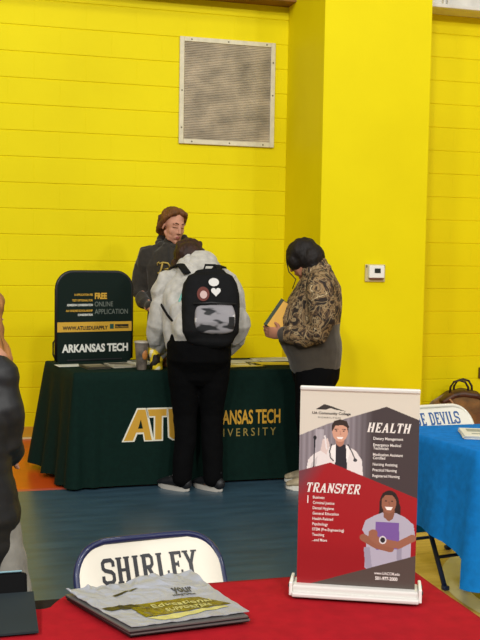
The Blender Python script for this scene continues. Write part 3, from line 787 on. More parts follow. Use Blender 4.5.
for s, x, y, w in [('Dietary Management', 72.8, 48.5, 29), ('Emergency Medical', 72.8, 55, 27), ('Technician', 72.8, 58.5, 15), ('Medication Assistant', 72.8, 65, 29), ('Certified', 72.8, 68.5, 12), ('Nursing Assisting', 72.8, 75, 24), ('Practical Nursing', 72.8, 80.8, 23.5), ('Registered Nursing', 72.8, 86.8, 26.5)]:
    btext(s, x, y, .0088, w, bold=.0001)
for i, (s, w) in enumerate([('Business', 11.5), ('Criminal Justice', 21.5), ('Dental Hygiene', 21), ('General Education', 26), ('Health-Related', 20.5), ('Psychology', 15.5), ('STEM (Pre-Engineering)', 31.5), ('Teaching', 12), ('...and More', 15)]):
    btext(s, 14.5, 112+5.55*i, .0088, w, bold=.0001)
MB().box((0, 0, 0), (.0022, .0003, .017)).build('rule', BWT, g, loc=bp_(9.5, 113))
BINK = mat('print_ink', (60, 52, 48), .5)
btext('UA Community College', 12, 24.5, .0078, 38, BINK, .0002); btext('MORRILTON', 18, 28.6, .0050, 22, BINK, 0, 1.4)
btext('www.UACCM.edu', 77, 187.5, .009, 25, bold=.0001); btext('501-977-2000', 78, 193, .0105, 22, bold=.0003)

# ------------------------------------------------------------------ brown satchel on the floor by the wall
g = thing('satchel', 'brown suede satchel bag with dark handles on the floor against the wall', 'bag', (4.30, 7.87, 0), rz=math.radians(-14))
mb = MB(); mb.loft([(-.19, 0, .13), (-.10, 0, .15), (.0, 0, .155), (.12, 0, .15), (.20, 0, .125)], [(.12, .105), (.15, .13), (.155, .135), (.15, .13), (.115, .10)], side=(0, 0, 1), n=28, power=3)
mb.box((0, 0, .03), (.40, .20, .06), bev=.02)
me = fuse(mb, .008, 5, lambda c: .008*noise.noise(c*9)+.004*noise.noise(c*25))
for v in me.vertices: v.co.z = max(.002, v.co.z*1.04)
link('body', me, mat('suede_brown', (108, 76, 34), .8, var=.28, vscale=9, bump=.3, bscale=60, sheen=.3), g)
DL = mat('dark_leather', (38, 22, 14), .5)
mb = MB(); pts = [(-.16, -.15, .22), (-.17, -.10, .295), (-.1, .0, .325), (0, 0, .335), (.1, 0, .325), (.18, -.08, .27)]
mb.loft([(-.19, -.02, .24), (-.10, -.01, .30), (.0, 0, .318), (.12, -.01, .30), (.21, -.02, .235)], [(.10, .028), (.12, .032), (.125, .034), (.12, .032), (.09, .026)], side=(0, 1, 0), n=20, power=3)
link('flap', fuse(mb, .008, 4, lambda c: .006*noise.noise(c*11)), mat('leather_flap', (74, 46, 28), .5, var=.3, vscale=12), g)
for y, dx in ((-.05, -.035), (.04, .02)):
    MB().tube([(-.085+dx, y, .29), (-.078+dx, y, .37), (-.05+dx, y, .415), (0+dx, y, .43), (.05+dx, y, .415), (.078+dx, y, .37), (.085+dx, y, .29)], .010).build('handle', DL, g, smooth=True)
MB().tube([(-.20, -.03, .25), (-.13, -.125, .27), (-.08, -.15, .20), (-.06, -.152, .05)], .009).build('strap', mat('strap_tan', (166, 124, 84), .6), g, smooth=True)
MB().tube([(.14, -.10, .30), (.165, -.14, .20), (.22, -.13, .10), (.25, -.10, .03)], .011).build('strap', mat('strap_brown', (60, 34, 20), .5), g, smooth=True)
MB().loft([(.20, -.02, .30), (.225, -.04, .24), (.23, -.05, .15)], [(.02, .03), (.03, .03), (.02, .02)]).build('buckle_tab', DL, g, smooth=True)

# ------------------------------------------------------------------ people
SKIN = mat('skin_fair', (196, 142, 116), .62, spec=.25, var=.05, vscale=14)
SKIN2 = mat('skin_warm', (176, 120, 92), .62, spec=.25, var=.05, vscale=14)
LIP = mat('lips', (160, 92, 84), .45); LASH = mat('lashes', (58, 38, 28), .6)
def euler(p, y, r=0):      # pitch (nod down +), yaw (turn to own left +), roll
    return Matrix.Rotation(y, 3, 'Z')@Matrix.Rotation(p, 3, 'X')@Matrix.Rotation(r, 3, 'Y')
def head_prims(mb, c, Rm, s=1):
    c = Vector(c)
    def E(p, r, rot=None): mb.ell(c+Rm@(Vector(p)*s), [a*s for a in r], rot=(Rm@rot) if rot else Rm, seg=20)
    E((0, .014, .034), (.072, .092, .083)); E((0, -.032, .010), (.064, .060, .060)); E((0, -.034, -.030), (.059, .060, .064)); E((0, -.040, -.066), (.044, .046, .040))
    mb.loft([c+Rm@(Vector(q)*s) for q in ((-.050, -.005, -.050), (-.036, -.045, -.088), (0, -.068, -.102), (.036, -.045, -.088), (.050, -.005, -.050))], [.016*s, .017*s, .019*s, .017*s, .016*s], n=12)
    for k in (-1, 1):
        E((k*.036, -.052, -.026), (.024, .030, .034)); E((k*.034, -.040, -.062), (.022, .030, .030)); E((k*.028, -.080, .027), (.026, .011, .007)); E((k*.030, -.076, .008), (.015, .011, .009))
        E((k*.073, .010, -.008), (.007, .017, .030)); E((k*.010, -.094, -.034), (.008, .009, .008))
    p = [c+Rm@(Vector(q)*s) for q in ((0, -.085, .022), (0, -.097, -.004), (0, -.108, -.030))]
    mb.loft(p, [.007*s, .0085*s, .0105*s], n=10)
    E((0, -.080, -.064), (.026, .014, .020)); E((0, -.089, -.061), (.020, .009, .0050)); E((0, -.087, -.070), (.017, .010, .0065))
def hand_prims(mb, wrist, d, nrm, s=1, curl=.5, thumb=1):
    """wrist point, direction of the palm, palm normal (side the fingers close to); thumb=+-1 picks the side"""
    w = Vector(wrist); d = Vector(d).normalized(); nrm = Vector(nrm); nrm = (nrm-d*nrm.dot(d)).normalized(); side = d.cross(nrm)*thumb
    mb.loft([w-d*.02*s, w+d*.02*s, w+d*.06*s, w+d*.088*s], [(.026*s, .020*s), (.034*s, .017*s), (.041*s, .015*s), (.038*s, .012*s)], side=side, n=16)
    for i, (o, L) in enumerate([(.030, .070), (.010, .079), (-.010, .074), (-.029, .060)]):
        p = w+d*.085*s+side*o*s; a = 0; pts = [w+d*.06*s+side*o*.9*s, p]
        for f in (.45, .30, .25):
            a += curl*(.75 if f == .45 else 1.0); p = p+(d*math.cos(a)+nrm*math.sin(a))*L*f*s; pts.append(p)
        mb.loft(pts, [.009*s, .0095*s, .0088*s, .0082*s, .0074*s], side=side, n=10)
    q = w+d*.022*s+side*.026*s; t1 = (d*.55+side*.75+nrm*.25).normalized(); t2 = (d*.85+side*.25+nrm*.5).normalized()
    mb.loft([q-side*.008*s, q+t1*.035*s, q+t1*.035*s+t2*.030*s, q+t1*.035*s+t2*.052*s], [.014*s, .0115*s, .010*s, .0085*s], n=10)
def limb(mb, pts, rad, side=(1, 0, 0)): mb.loft(pts, rad, side=side, n=18)
def folds(a1=.010, s1=7, a2=.004, s2=20, st=(1, 1, 1), crease=0, cs=6):
    def f(c):
        q = Vector((c.x*st[0], c.y*st[1], c.z*st[2]))
        d = a1*noise.noise(q*s1)+a2*noise.noise(q*s2+Vector((5, 3, 1)))
        if crease:
            w = q+Vector((noise.noise(q*4), noise.noise(q*4+Vector((9, 0, 0))), 0))*.12
            d -= crease*max(0, 1-4.5*abs(noise.noise(w*cs+Vector((2, 7, 4)))))
        return d
    return f
def person_body(root, J, skin, head=None, hp=(0, 0, 0), hs=1, facec=True, hands=()):
    mb = MB()
    mb.loft(J['spine'], J['spine_r'], n=20)
    for k in ('arm_l', 'arm_r'): mb.loft(J[k], [.052, .048, .040, .036, .026][:len(J[k])] if len(J[k]) == 5 else [.044, .036, .026], n=14)
    for k in ('leg_l', 'leg_r'): mb.loft(J[k], J.get('leg_rad', [.080, .050, .030]), n=16)
    for k in ('leg_l', 'leg_r'):
        f = Vector(J[k][-1]); d = Vector(J.get('toe', {}).get(k, (0, -1, 0))).normalized()
        mb.loft([f+Vector((0, 0, -.04))-d*.04, f+Vector((0, 0, -.045))+d*.06, f+Vector((0, 0, -.055))+d*.14], [(.026, .026), (.034, .022), (.030, .012)], n=12)
    mb.loft([J['neck'][0], J['neck'][1]], [.060*hs, .054*hs], n=16)
    Rm = euler(*hp)
    head_prims(mb, head, Rm, hs)
    for h in hands: hand_prims(mb, *h[0], **h[1])
    me = fuse(mb, .0045, 4)
    c = Vector(head); inv = Rm.inverted()
    def pick(p):
        q = inv@(p-c)/hs
        if facec and q.y < -.06:
            if abs(q.x) < .020 and -.077 < q.z < -.056 and q.y < -.091: return 1
            if .012 < abs(q.x) < .046 and -.001 < q.z < .004: return 2
        return 0
    paint_faces(me, pick)
    return link('body', me, [skin, LIP, LASH], root)
def shoe(root, ankle, d, mats, s=1, name='shoe'):
    """trainer: upper, sole and tick-free side panel"""
    a = Vector((ankle[0], ankle[1], 0)); d = Vector(d).normalized(); sd = Vector((-d.y, d.x, 0))
    mb = MB(); P = lambda f, z: a+d*f*s+Vector((0, 0, z*s))
    mb.loft([P(-.052, .050), P(-.02, .060), P(.05, .058), (P(.12, .045)), P(.165, .036)], [(.036*s, .040*s), (.042*s, .045*s), (.045*s, .036*s), (.046*s, .026*s), (.036*s, .016*s)], side=sd, n=20)
    mb.loft([P(-.018, .065), P(-.022, .125)], [(.036*s, .038*s), (.037*s, .038*s)], side=sd, n=16)
    up = link(name, fuse(mb, .005, 2), mats[0], root)
    mb = MB(); out = []
    for k in range(28):
        t = 2*PI*k/28; f = .052+.128*math.cos(t); wd = (.044+.006*math.cos(t))*math.sin(t)
        out.append(a+d*f*s+sd*wd*s+Vector((0, 0, .001)))
    mb.prism(out, (0, 0, .030*s)); bmesh.ops.bevel(mb.bm, geom=[e for e in mb.bm.edges if abs(e.verts[0].co.z-e.verts[1].co.z) < 1e-5], offset=.006, segments=2, affect='EDGES')
    mb.build('sole', mats[1], up, smooth=False)
    mb = MB()
    for k in range(4):
        f = .03+.022*k; z = .104-.011*k
        mb.loft([a+d*f*s+sd*-.016*s+Vector((0, 0, z*s)), a+d*f*s+sd*.016*s+Vector((0, 0, z*s))], [.0035*s]*2, n=6)
    mb.build('laces', mats[2], up, smooth=True)
    return up
def place_person(label, loc, th, name='person'): return thing(name, label, 'person', (loc[0], loc[1], 0), rz=th)
def hair_mat(name, rgb):
    return mat(name, rgb, .6, spec=.3, var=.28, vscale=7, bump=.5, bscale=26, stretch=(4, 4, 1))

# --- man behind the green table
MX, MY = 1.57, 7.33
mth = math.radians(-10)
g = place_person('man in a charcoal hooded sweatshirt with a gold emblem standing behind the green table', (MX, MY), mth)
J = dict(spine=[(0, .01, .98), (0, 0, 1.15), (0, -.01, 1.35), (0, 0, 1.50)], spine_r=[(.15, .11), (.14, .10), (.17, .115), (.15, .08)],
  arm_l=[(.165, 0, 1.46), (.232, .01, 1.21), (.17, -.21, 1.115)], arm_r=[(-.165, 0, 1.46), (-.232, .01, 1.21), (-.17, -.21, 1.105)],
  leg_l=[(.09, 0, .96), (.10, 0, .52), (.11, .02, .09)], leg_r=[(-.09, 0, .96), (-.10, 0, .52), (-.11, .02, .09)], neck=[(0, .01, 1.50), (.005, -.01, 1.65)])
HC = (.000, -.045, 1.705); HP = (.26, .50, .05)
person_body(g, J, SKIN, HC, HP, 1.06, True, [(((.17, -.23, 1.12), (-.8, -.55, -.05), (0, .2, -1)), dict(curl=.5, thumb=1)), (((-.17, -.22, 1.10), (.8, -.6, 0), (0, .2, -1)), dict(curl=.5, thumb=-1))])
HOOD = mat('charcoal_fleece', (50, 46, 40), .9, spec=.2, var=.10, vscale=30, bump=.2, bscale=90, sheen=.2)
mb = MB()
mb.loft([(0, .01, .93), (0, .01, 1.05), (0, 0, 1.25), (0, -.005, 1.40), (0, .0, 1.505), (0, .01, 1.555)], [(.185, .145), (.195, .15), (.205, .145), (.222, .145), (.175, .115), (.09, .085)], n=26, power=2.3)
for s in (-1, 1):
    mb.loft([(s*.10, .0, 1.53), (s*.185, 0, 1.488), (s*.218, .0, 1.40), (s*.236, .01, 1.27), (s*.240, .005, 1.20), (s*.215, -.10, 1.135), (s*.17, -.21, 1.11)], [.055, .076, .076, .066, .063, .056, .046], side=(0, 1, 0), n=18)
link('hoodie', fuse(mb, .007, 4, folds(.016, 7, .006, 17, (1, 1, .6), .014, 6)), HOOD, g)
mb = MB()
for k in range(13):
    a = 2*PI*k/12
    mb.ell((.100*math.cos(a), .015+.085*math.sin(a), 1.575+.03*math.sin(a)), (.035, .032, .030 if math.sin(a) < .3 else .055))
for_hood = link('hood', fuse(mb, .006, 14, folds(.006, 14)), HOOD, g)
mb = MB(); mb.loft([(.035, -.115, 1.54), (.04, -.15, 1.42), (.038, -.155, 1.30)], [.004]*3, n=8).loft([(-.035, -.115, 1.54), (-.03, -.15, 1.44), (-.035, -.155, 1.34)], [.004]*3, n=8)
mb.build('drawstring', mat('cord_dark', (30, 28, 26), .7), g, smooth=True)
TR = mat('dark_trousers', (24, 26, 34), .85)
mb = MB(); mb.loft([(0, .01, 1.02), (0, .01, .90)], [(.17, .13), (.18, .14)], n=20)
for s in (-1, 1): mb.loft([(s*.09, .01, .92), (s*.10, 0, .55), (s*.11, .01, .10)], [.10, .078, .065], n=16)
link('trousers', fuse(mb, .008, 3, folds(.006, 9)), TR, g)
for s in (-1, 1): shoe(g, (s*.11, .02), (s*.15, -1, 0), [mat('shoe_black', (20, 20, 22), .5), mat('sole_white', (212, 208, 200), .5), mat('lace_grey', (120, 118, 112), .7)])
# gold script emblem on the chest
def chest(x, z): return (x, -.158+.35*(x+.02)**2*2-.0*(z-1.4), z)
EM = mat('emblem_gold', (176, 148, 66), .6); EMD = mat('emblem_black', (26, 22, 16), .7)
mb = MB(); cx_, cz_ = -.058, 1.385
lp = [(-.055, .045), (-.02, .058), (.025, .052), (.045, .025), (.025, .002), (-.015, -.004), (.02, -.02), (.045, -.05), (.065, -.045)]
mb.tube([chest(cx_+x, cz_+z) for x, z in lp], .0085); mb.tube([chest(cx_+x, cz_+z) for x, z in [(-.025, .05), (-.035, .0), (-.05, -.045), (-.068, -.038)]], .009)
mb.tube([chest(cx_+x, cz_+z) for x, z in [(-.07, .03), (-.075, .05), (-.055, .062)]], .006)
bmesh.ops.scale(mb.bm, vec=(.78, 1, .78), verts=mb.bm.verts, space=Matrix.Translation((-cx_, 0, -cz_)))
em = mb.build('emblem', EM, g, smooth=True)
# hair: swept, over the ears and onto the nape
Rm = euler(*HP); c = Vector(HC)
def hl(p, s=1.06): return c+Rm@(Vector(p)*s)
mb = MB()
mb.ell(hl((0, .028, .050)), (.086, .095, .082), rot=Rm)
mb.ell(hl((-.030, -.022, .100)), (.050, .052, .030), rot=Rm@Matrix.Rotation(-.35, 3, 'Y')); mb.ell(hl((.030, -.022, .096)), (.050, .050, .030), rot=Rm@Matrix.Rotation(.4, 3, 'Y'))
for s in (-1, 1):
    e = -.065 if s < 0 else -.02
    mb.loft([hl((s*.052, -.050, .094)), hl((s*.078, -.018, .058)), hl((s*.083, .012, .015)), hl((s*.080, .045, e*.5)), hl((s*.070, .070, e))], [.018, .018, .020, .024, .018], n=12)
mb.loft([hl((0, .10, .03)), hl((0, .10, -.03)), hl((0, .088, -.085))], [(.066, .028), (.064, .030), (.05, .02)], n=16)
link('hair', fuse(mb, .004, 5, lambda p: .004*noise.noise(Vector(((p.x+p.z*.4)*95, p.y*80, p.z*10)))+.003*noise.noise(Vector((p.x*30, p.y*30, p.z*6)))), hair_mat('auburn_hair', (104, 66, 34)), g)
mb = MB()
for s in (-1, 1): mb.loft([hl((s*.014, -.0925, .030)), hl((s*.032, -.090, .036)), hl((s*.050, -.078, .029))], [.0035, .0042, .003], n=8)
mb.build('eyebrows', mat('brow_brown', (84, 52, 30), .7), g, smooth=True)

# --- student with the backpack, bending over the table (seen from behind)
SX, SY = 1.49, 6.13
sth = math.radians(180-10)
g = place_person('person in a grey hoodie and black trousers bending over the green table', (SX, SY), sth)
hc = (.055, -.285, 1.462)
J = dict(spine=[(0, .03, .93), (0, .01, 1.08), (0, -.07, 1.24), (0, -.15, 1.36)], spine_r=[(.17, .13), (.17, .12), (.17, .11), (.14, .08)],
  arm_l=[(.165, -.12, 1.30), (.245, -.09, 1.06), (.235, -.25, .84)], arm_r=[(-.165, -.12, 1.30), (-.245, -.09, 1.06), (-.17, -.28, .86)],
  leg_l=[(.09, .03, .90), (.082, .0, .50), (.098, .045, .09)], leg_r=[(-.09, .03, .90), (-.092, .0, .50), (-.100, .05, .09)], neck=[(0, -.15, 1.36), (0.03, -.25, 1.43)], toe=dict(leg_l=(.9, -.8, 0), leg_r=(.8, -.9, 0)))
person_body(g, J, SKIN2, hc, (1.05, 0, 0), .98, False, [(((.235, -.25, .84), (-.05, -.65, -.55), (-.2, .4, -.8)), dict(curl=.35, thumb=1)), (((-.17, -.28, .86), (.3, -.7, -.5), (0, .2, -1)), dict(curl=.4, thumb=-1))])
HG = mat('heather_grey_fleece', (186, 182, 174), .92, spec=.2, var=.07, vscale=24, bump=.2, bscale=90, sheen=.2)
mb = MB()
mb.loft([(0, .03, .955), (0, .035, 1.02), (0, .02, 1.14), (0, -.04, 1.26), (0, -.11, 1.35), (0, -.17, 1.42)], [(.205, .17), (.222, .18), (.228, .17), (.228, .155), (.205, .12), (.12, .09)], n=28, power=2.3)
for s in (-1, 1):
    mb.loft([(s*.12, -.10, 1.36), (s*.19, -.12, 1.325), (s*.228, -.11, 1.23), (s*.250, -.09, 1.12), (s*.258, -.09, 1.05), (s*.25, -.15, .94), (s*(.245 if s > 0 else .20), -.235, .855)], [.07, .085, .082, .075, .074, .066, .050], side=(0, 1, 0), n=18)
mb.loft([(0, .03, .96), (0, .03, .99)], [(.195, .16), (.20, .165)], n=24)
link('hoodie', fuse(mb, .007, 3, folds(.024, 7, .010, 16, (1, 1, .6), .020, 6)), HG, g)
mb = MB()
for k in range(14):
    a = 2*PI*k/14
    mb.ell((.105*math.cos(a), -.185+.075*math.sin(a), 1.41+.035*math.sin(a)), (.045, .045, .045))
mb.ell((0, -.115, 1.415), (.10, .06, .055))
link('hood', fuse(mb, .006, 5, folds(.010, 11)), HG, g)
BT = mat('black_leggings', (6, 6, 7), .9, spec=.1)
mb = MB(); mb.loft([(0, .03, 1.02), (0, .035, .93), (0, .04, .84), (0, .03, .78)], [(.19, .155), (.205, .18), (.205, .175), (.17, .13)], n=24)
for s in (-1, 1):
    k, e = (.080, .098) if s > 0 else (.092, .100)
    mb.loft([(s*.090, .03, .86), (s*.092, .02, .68), (s*k, .0, .48), (s*k, .025, .30), (s*e, .050, .085)], [.116, .098, .074, .068, .064], n=20)
link('trousers', fuse(mb, .007, 3, folds(.007, 9, .003, 24)), BT, g)
SB = [mat('trainer_black', (24, 24, 27), .5), mat('trainer_sole', (186, 180, 170), .4), mat('lace_pale', (150, 146, 138), .7)]
shoe(g, (.108, .032), (.9, -.8, 0), SB, .98); shoe(g, (-.105, .045), (.8, -.9, 0), SB, .98)
mb = MB(); Rm = euler(1.05, 0); c = Vector(hc)
mb.ell(c+Rm@Vector((0, .020, .035)), (.100, .112, .102), rot=Rm); mb.ell(c+Rm@Vector((0, .05, -.02)), (.098, .085, .09), rot=Rm)
for k in range(7): 
    x = -.06+.02*k; mb.loft([c+Rm@Vector((x, .03, .10)), c+Rm@Vector((x*1.15, .10, .03)), c+Rm@Vector((x*1.0, .09, -.06))], [.018, .020, .016], n=10)
for s in (-1, 1): mb.loft([c+Rm@Vector((s*.07, -.04, .06)), c+Rm@Vector((s*.085, -.02, -.02)), c+Rm@Vector((s*.075, -.03, -.10)), c+Vector((s*.09, -.02, -.15))], [.026, .034, .032, .016], n=10)
link('hair', fuse(mb, .0045, 2, lambda p: .005*noise.noise(Vector((p.x*60, p.y*22, p.z*22)))), hair_mat('dark_brown_hair', (52, 32, 24)), g)

# backpack
bpos = place((SX, SY, 0), sth, (-.060, .185, .955))
g = thing('backpack', 'black backpack with grey front pocket worn on the grey hoodie', 'backpack', tuple(bpos), rot=(.0, 0, sth-PI))
# in its own frame: x right as seen from behind, -y away from the wearer, z up
BPB = mat('backpack_black', (13, 13, 15), .8, spec=.2, var=.2, vscale=30, bump=.2, bscale=200)
lean = .26
def tl(z): return z*lean
mb = MB()
mb.loft([(0, tl(.02), .02), (0, tl(.05), .06), (0, tl(.15), .15), (0, tl(.30), .29), (0, tl(.37), .36), (0, tl(.41), .405), (0, tl(.43), .425)], [(.150, .060), (.176, .080), (.182, .085), (.178, .080), (.165, .07), (.140, .055), (.10, .03)], n=28, power=3.4)
link('pack', fuse(mb, .006, 4, folds(.006, 9, .002, 25)), BPB, g)
mb = MB(); mb.loft([(.022, -.072+tl(.09), .085), (.022, -.083+tl(.13), .125), (.022, -.080+tl(.19), .185), (.022, -.066+tl(.23), .225)], [(.116, .030), (.125, .036), (.124, .034), (.112, .020)], n=24, power=4)
def print_mat():
    m = bpy.data.materials.new('pocket_print'); m.use_nodes = True; nt = m.node_tree; b = nt.nodes['Principled BSDF']; b.inputs['Roughness'].default_value = .7
    tc = nt.nodes.new('ShaderNodeTexCoord'); v = nt.nodes.new('ShaderNodeTexNoise'); v.inputs['Scale'].default_value = 9; v.inputs['Detail'].default_value = 2
    mp = nt.nodes.new('ShaderNodeMapping'); mp.inputs['Scale'].default_value = (.7, 1, 1.5); nt.links.new(tc.outputs['Object'], mp.inputs[0]); nt.links.new(mp.outputs[0], v.inputs['Vector'])
    r = nt.nodes.new('ShaderNodeValToRGB'); r.color_ramp.elements[0].color = lin((30, 30, 34)); r.color_ramp.elements[0].position = .40
    r.color_ramp.elements[1].color = lin((142, 138, 142)); r.color_ramp.elements[1].position = .44
    e = r.color_ramp.elements.new(.60); e.color = lin((150, 146, 150)); e = r.color_ramp.elements.new(.64); e.color = lin((206, 202, 204))
    nt.links.new(v.outputs['Fac'], r.inputs['Fac']); nt.links.new(r.outputs['Color'], b.inputs['Base Color']); return m
link('front_pocket', fuse(mb, .006, 3), print_mat(), g)
MB().tube([(-.11, -.093+tl(.24), .240), (0.0, -.098+tl(.24), .248), (.15, -.088+tl(.24), .240)], .006).build('zip', BLACK, g, smooth=True)
mb = MB(); mb.prism([(.105, -.116+tl(.15), .110), (.138, -.110+tl(.15), .110), (.138, -.110+tl(.15), .165), (.105, -.116+tl(.15), .165)], (0, -.006, 0)); mb.build('side_tag', BLACK, g)
# two plain cloth patches on the upper panel
PW = mat('patch_white', (222, 218, 214), .7)
def patch(name, pts, m, y=-.088): 
    mb = MB(); mb.prism([(x, y+tl(z)+.2*(x*x)*3, z) for x, z in pts], (0, -.005, 0)); mb.build(name, m, g)
heart = [(.028+.030*(16*math.sin(t)**3)/16, .315+.030*(13*math.cos(t)-5*math.cos(2*t)-2*math.cos(3*t)-math.cos(4*t))/16) for t in [2*PI*k/24 for k in range(24)]]
patch('heart_patch', heart, PW, -.087)
patch('oval_patch', [(.016+.032*math.cos(t), .372+.025*math.sin(t)) for t in [2*PI*k/20 for k in range(20)]], PW, -.080)
patch('rust_patch', [(-.050+.038*math.cos(t), .300+.044*math.sin(t)) for t in [2*PI*k/20 for k in range(20)]], mat('patch_rust', (104, 48, 40), .8), -.088)
patch('rust_patch_centre', [(-.048+.022*math.cos(t), .296+.024*math.sin(t)) for t in [2*PI*k/16 for k in range(16)]], mat('patch_pink', (206, 176, 170), .8), -.092)
MB().loft([(-.172, tl(.22), .20), (-.19, tl(.26), .25), (-.172, tl(.30), .29)], [(.01, .022)]*3, n=10).build('ribbon', mat('mint_ribbon', (120, 190, 178), .6), g, smooth=True)
MB().tube([(-.04, tl(.43), .44), (-.03, tl(.45), .475), (.03, tl(.45), .475), (.04, tl(.43), .44)], .008).build('haul_loop', BPB, g, smooth=True)
for s in (-1, 1):   # shoulder straps, over the shoulder and round under the arm
    mb = MB(); x0 = .060   # wearer's centre in this frame
    ox = -.060
    pts = [(ox+s*.085+.0, tl(.42)+.02, .425), (ox+s*.12, .20, .475 if s < 0 else .47), (ox+s*.150, .30, .455), (ox+s*.165, .40, .36)]
    mb.loft(pts, [(.030, .008)]*4, side=(1, .3, 0), n=12)
    mb.build('shoulder_strap', BPB, g, smooth=True)
MB().loft([(-.15, .03, .05), (-.20, .04, .09), (-.262, .09, .16), (-.30, .16, .22)], [(.006, .014)]*4, n=10).build('strap_tail', BPB, g, smooth=True)
MB().loft([(.15, .03, .05), (.17, .06, .09), (.175, .13, .16)], [(.006, .014)]*3, n=10).build('strap_tail', BPB, g, smooth=True)

# --- woman in camouflage jacket
WX, WY_ = 2.205, 6.05
wth = math.radians(-113)
g = place_person('person with dark hair in a camouflage jacket holding a yellow folder at the table end', (WX, WY_), wth)
hc = (-.01, -.055, 1.475)
J = dict(spine=[(0, .03, .90), (0, .02, 1.08), (0, .03, 1.25), (0, .04, 1.36)], spine_r=[(.17, .14), (.17, .14), (.16, .12), (.14, .08)],
  arm_l=[(.155, .06, 1.29), (.235, .06, 1.04), (.16, -.15, 1.00)], arm_r=[(-.155, .06, 1.29), (-.235, .06, 1.04), (-.10, -.17, 1.00)],
  leg_l=[(.09, .04, .86), (.095, .02, .47), (.09, .06, .09)], leg_r=[(-.09, .04, .86), (-.095, .02, .47), (-.11, .03, .09)], neck=[(0, .04, 1.35), (0, -.01, 1.44)])
person_body(g, J, SKIN2, hc, (.50, -.30, 0), .96, True, [(((.16, -.16, 1.00), (-.25, -.9, .1), (-1, .2, .2)), dict(curl=.45, thumb=-1)), (((-.10, -.17, 1.0), (.2, -.9, .1), (1, 0, .2)), dict(curl=.4, thumb=1))])
def camo():
    m = bpy.data.materials.new('camouflage_print'); m.use_nodes = True; nt = m.node_tree; b = nt.nodes['Principled BSDF']; b.inputs['Roughness'].default_value = .85
    tc = nt.nodes.new('ShaderNodeTexCoord'); n0 = nt.nodes.new('ShaderNodeTexNoise'); n0.inputs['Scale'].default_value = 6
    nt.links.new(tc.outputs['Object'], n0.inputs['Vector'])
    mx = nt.nodes.new('ShaderNodeVectorMath'); mx.operation = 'MULTIPLY_ADD'; mx.inputs[1].default_value = (.28, .28, .28)
    nt.links.new(n0.outputs['Color'], mx.inputs[0]); nt.links.new(tc.outputs['Object'], mx.inputs[2])
    n1 = nt.nodes.new('ShaderNodeTexNoise'); n1.inputs['Scale'].default_value = 22; n1.inputs['Detail'].default_value = 3; nt.links.new(mx.outputs[0], n1.inputs['Vector'])
    r = nt.nodes.new('ShaderNodeValToRGB'); r.color_ramp.interpolation = 'CONSTANT'
    els = r.color_ramp.elements; els[0].color = lin((40, 29, 21)); els[1].color = lin((88, 66, 44)); els[1].position = .46
    for p, c in ((.53, (146, 118, 80)), (.60, (52, 40, 28)), (.64, (196, 172, 132)), (.70, (84, 66, 44))):
        e = els.new(p); e.color = lin(c)
    nt.links.new(n1.outputs['Fac'], r.inputs['Fac'])
    w = nt.nodes.new('ShaderNodeTexVoronoi'); w.feature = 'DISTANCE_TO_EDGE'; w.inputs['Scale'].default_value = 15
    mp = nt.nodes.new('ShaderNodeMapping'); mp.inputs['Scale'].default_value = (1, 1.2, .8); nt.links.new(mx.outputs[0], mp.inputs[0]); nt.links.new(mp.outputs[0], w.inputs['Vector'])
    r2 = nt.nodes.new('ShaderNodeValToRGB'); r2.color_ramp.elements[0].color = (1, 1, 1, 1); r2.color_ramp.elements[0].position = .02; r2.color_ramp.elements[1].color = (0, 0, 0, 1); r2.color_ramp.elements[1].position = .035
    nt.links.new(w.outputs['Distance'], r2.inputs['Fac'])
    mm = nt.nodes.new('ShaderNodeMixRGB'); mm.inputs[2].default_value = lin((150, 128, 94))
    nt.links.new(r2.outputs['Color'], mm.inputs[0]); nt.links.new(r.outputs['Color'], mm.inputs[1]); nt.links.new(mm.outputs[0], b.inputs['Base Color'])
    return m
TAUPE = mat('taupe_fleece', (66, 58, 48), .9, sheen=.2, bump=.15, bscale=80)
mb = MB()
mb.loft([(0, .035, .845), (0, .03, .90), (0, .0, .98), (0, .0, 1.08), (0, .035, 1.20), (0, .05, 1.31), (0, .045, 1.385), (0, .03, 1.43)], [(.195, .172), (.205, .185), (.215, .20), (.215, .20), (.205, .170), (.185, .140), (.13, .10), (.085, .08)], n=28, power=2.3)
link('jacket', (me := fuse(mb, .007, 4, folds(.010, 7, .004, 18))), [camo(), TAUPE], g)
paint_faces(me, lambda p: 1 if p.z < 1.055+.06*p.y else 0)
for s in (1, -1):
    mb = MB(); W_ = (.17 if s > 0 else .11)
    mb.loft([(s*.12, .06, 1.35), (s*.185, .065, 1.315), (s*.232, .075, 1.22), (s*.250, .085, 1.10), (s*.245, .06, 1.025), (s*.215, -.05, .995), (s*W_, -.145, 1.0)], [.072, .090, .090, .084, .080, .072, .050], side=(0, 1, 0), n=20)
    me = fuse(mb, .007, 3, folds(.010, 9, .005, 20)); link('sleeve', me, [MATS.get('x') or bpy.data.materials['camouflage_print'], TAUPE], g)
    paint_faces(me, lambda p: 1 if p.y < -.155 else 0)
mb = MB()
for k in range(14):
    a = 2*PI*k/14; mb.ell((.085*math.cos(a), .03+.075*math.sin(a), 1.405+.012*math.sin(a)), (.028, .028, .034))
link('collar', fuse(mb, .006, 3), bpy.data.materials['camouflage_print'], g)
BT2 = mat('black_trousers', (7, 7, 8), .9, spec=.1)
mb = MB(); mb.loft([(0, .03, .93), (0, .035, .86), (0, .045, .76)], [(.16, .14), (.180, .160), (.178, .158)], n=22)
for s in (-1, 1): mb.loft([(s*.072, .045, .80), (s*.092, .035, .66), (s*.098, .02, .46), (s*.098, .035, .28), (s*.10, .05, .10)], [(.105, .135), (.098, .118), (.085, .095), (.078, .086), (.068, .076)], n=20)
link('trousers', fuse(mb, .007, 3, folds(.007, 9, .003, 22)), BT2, g)
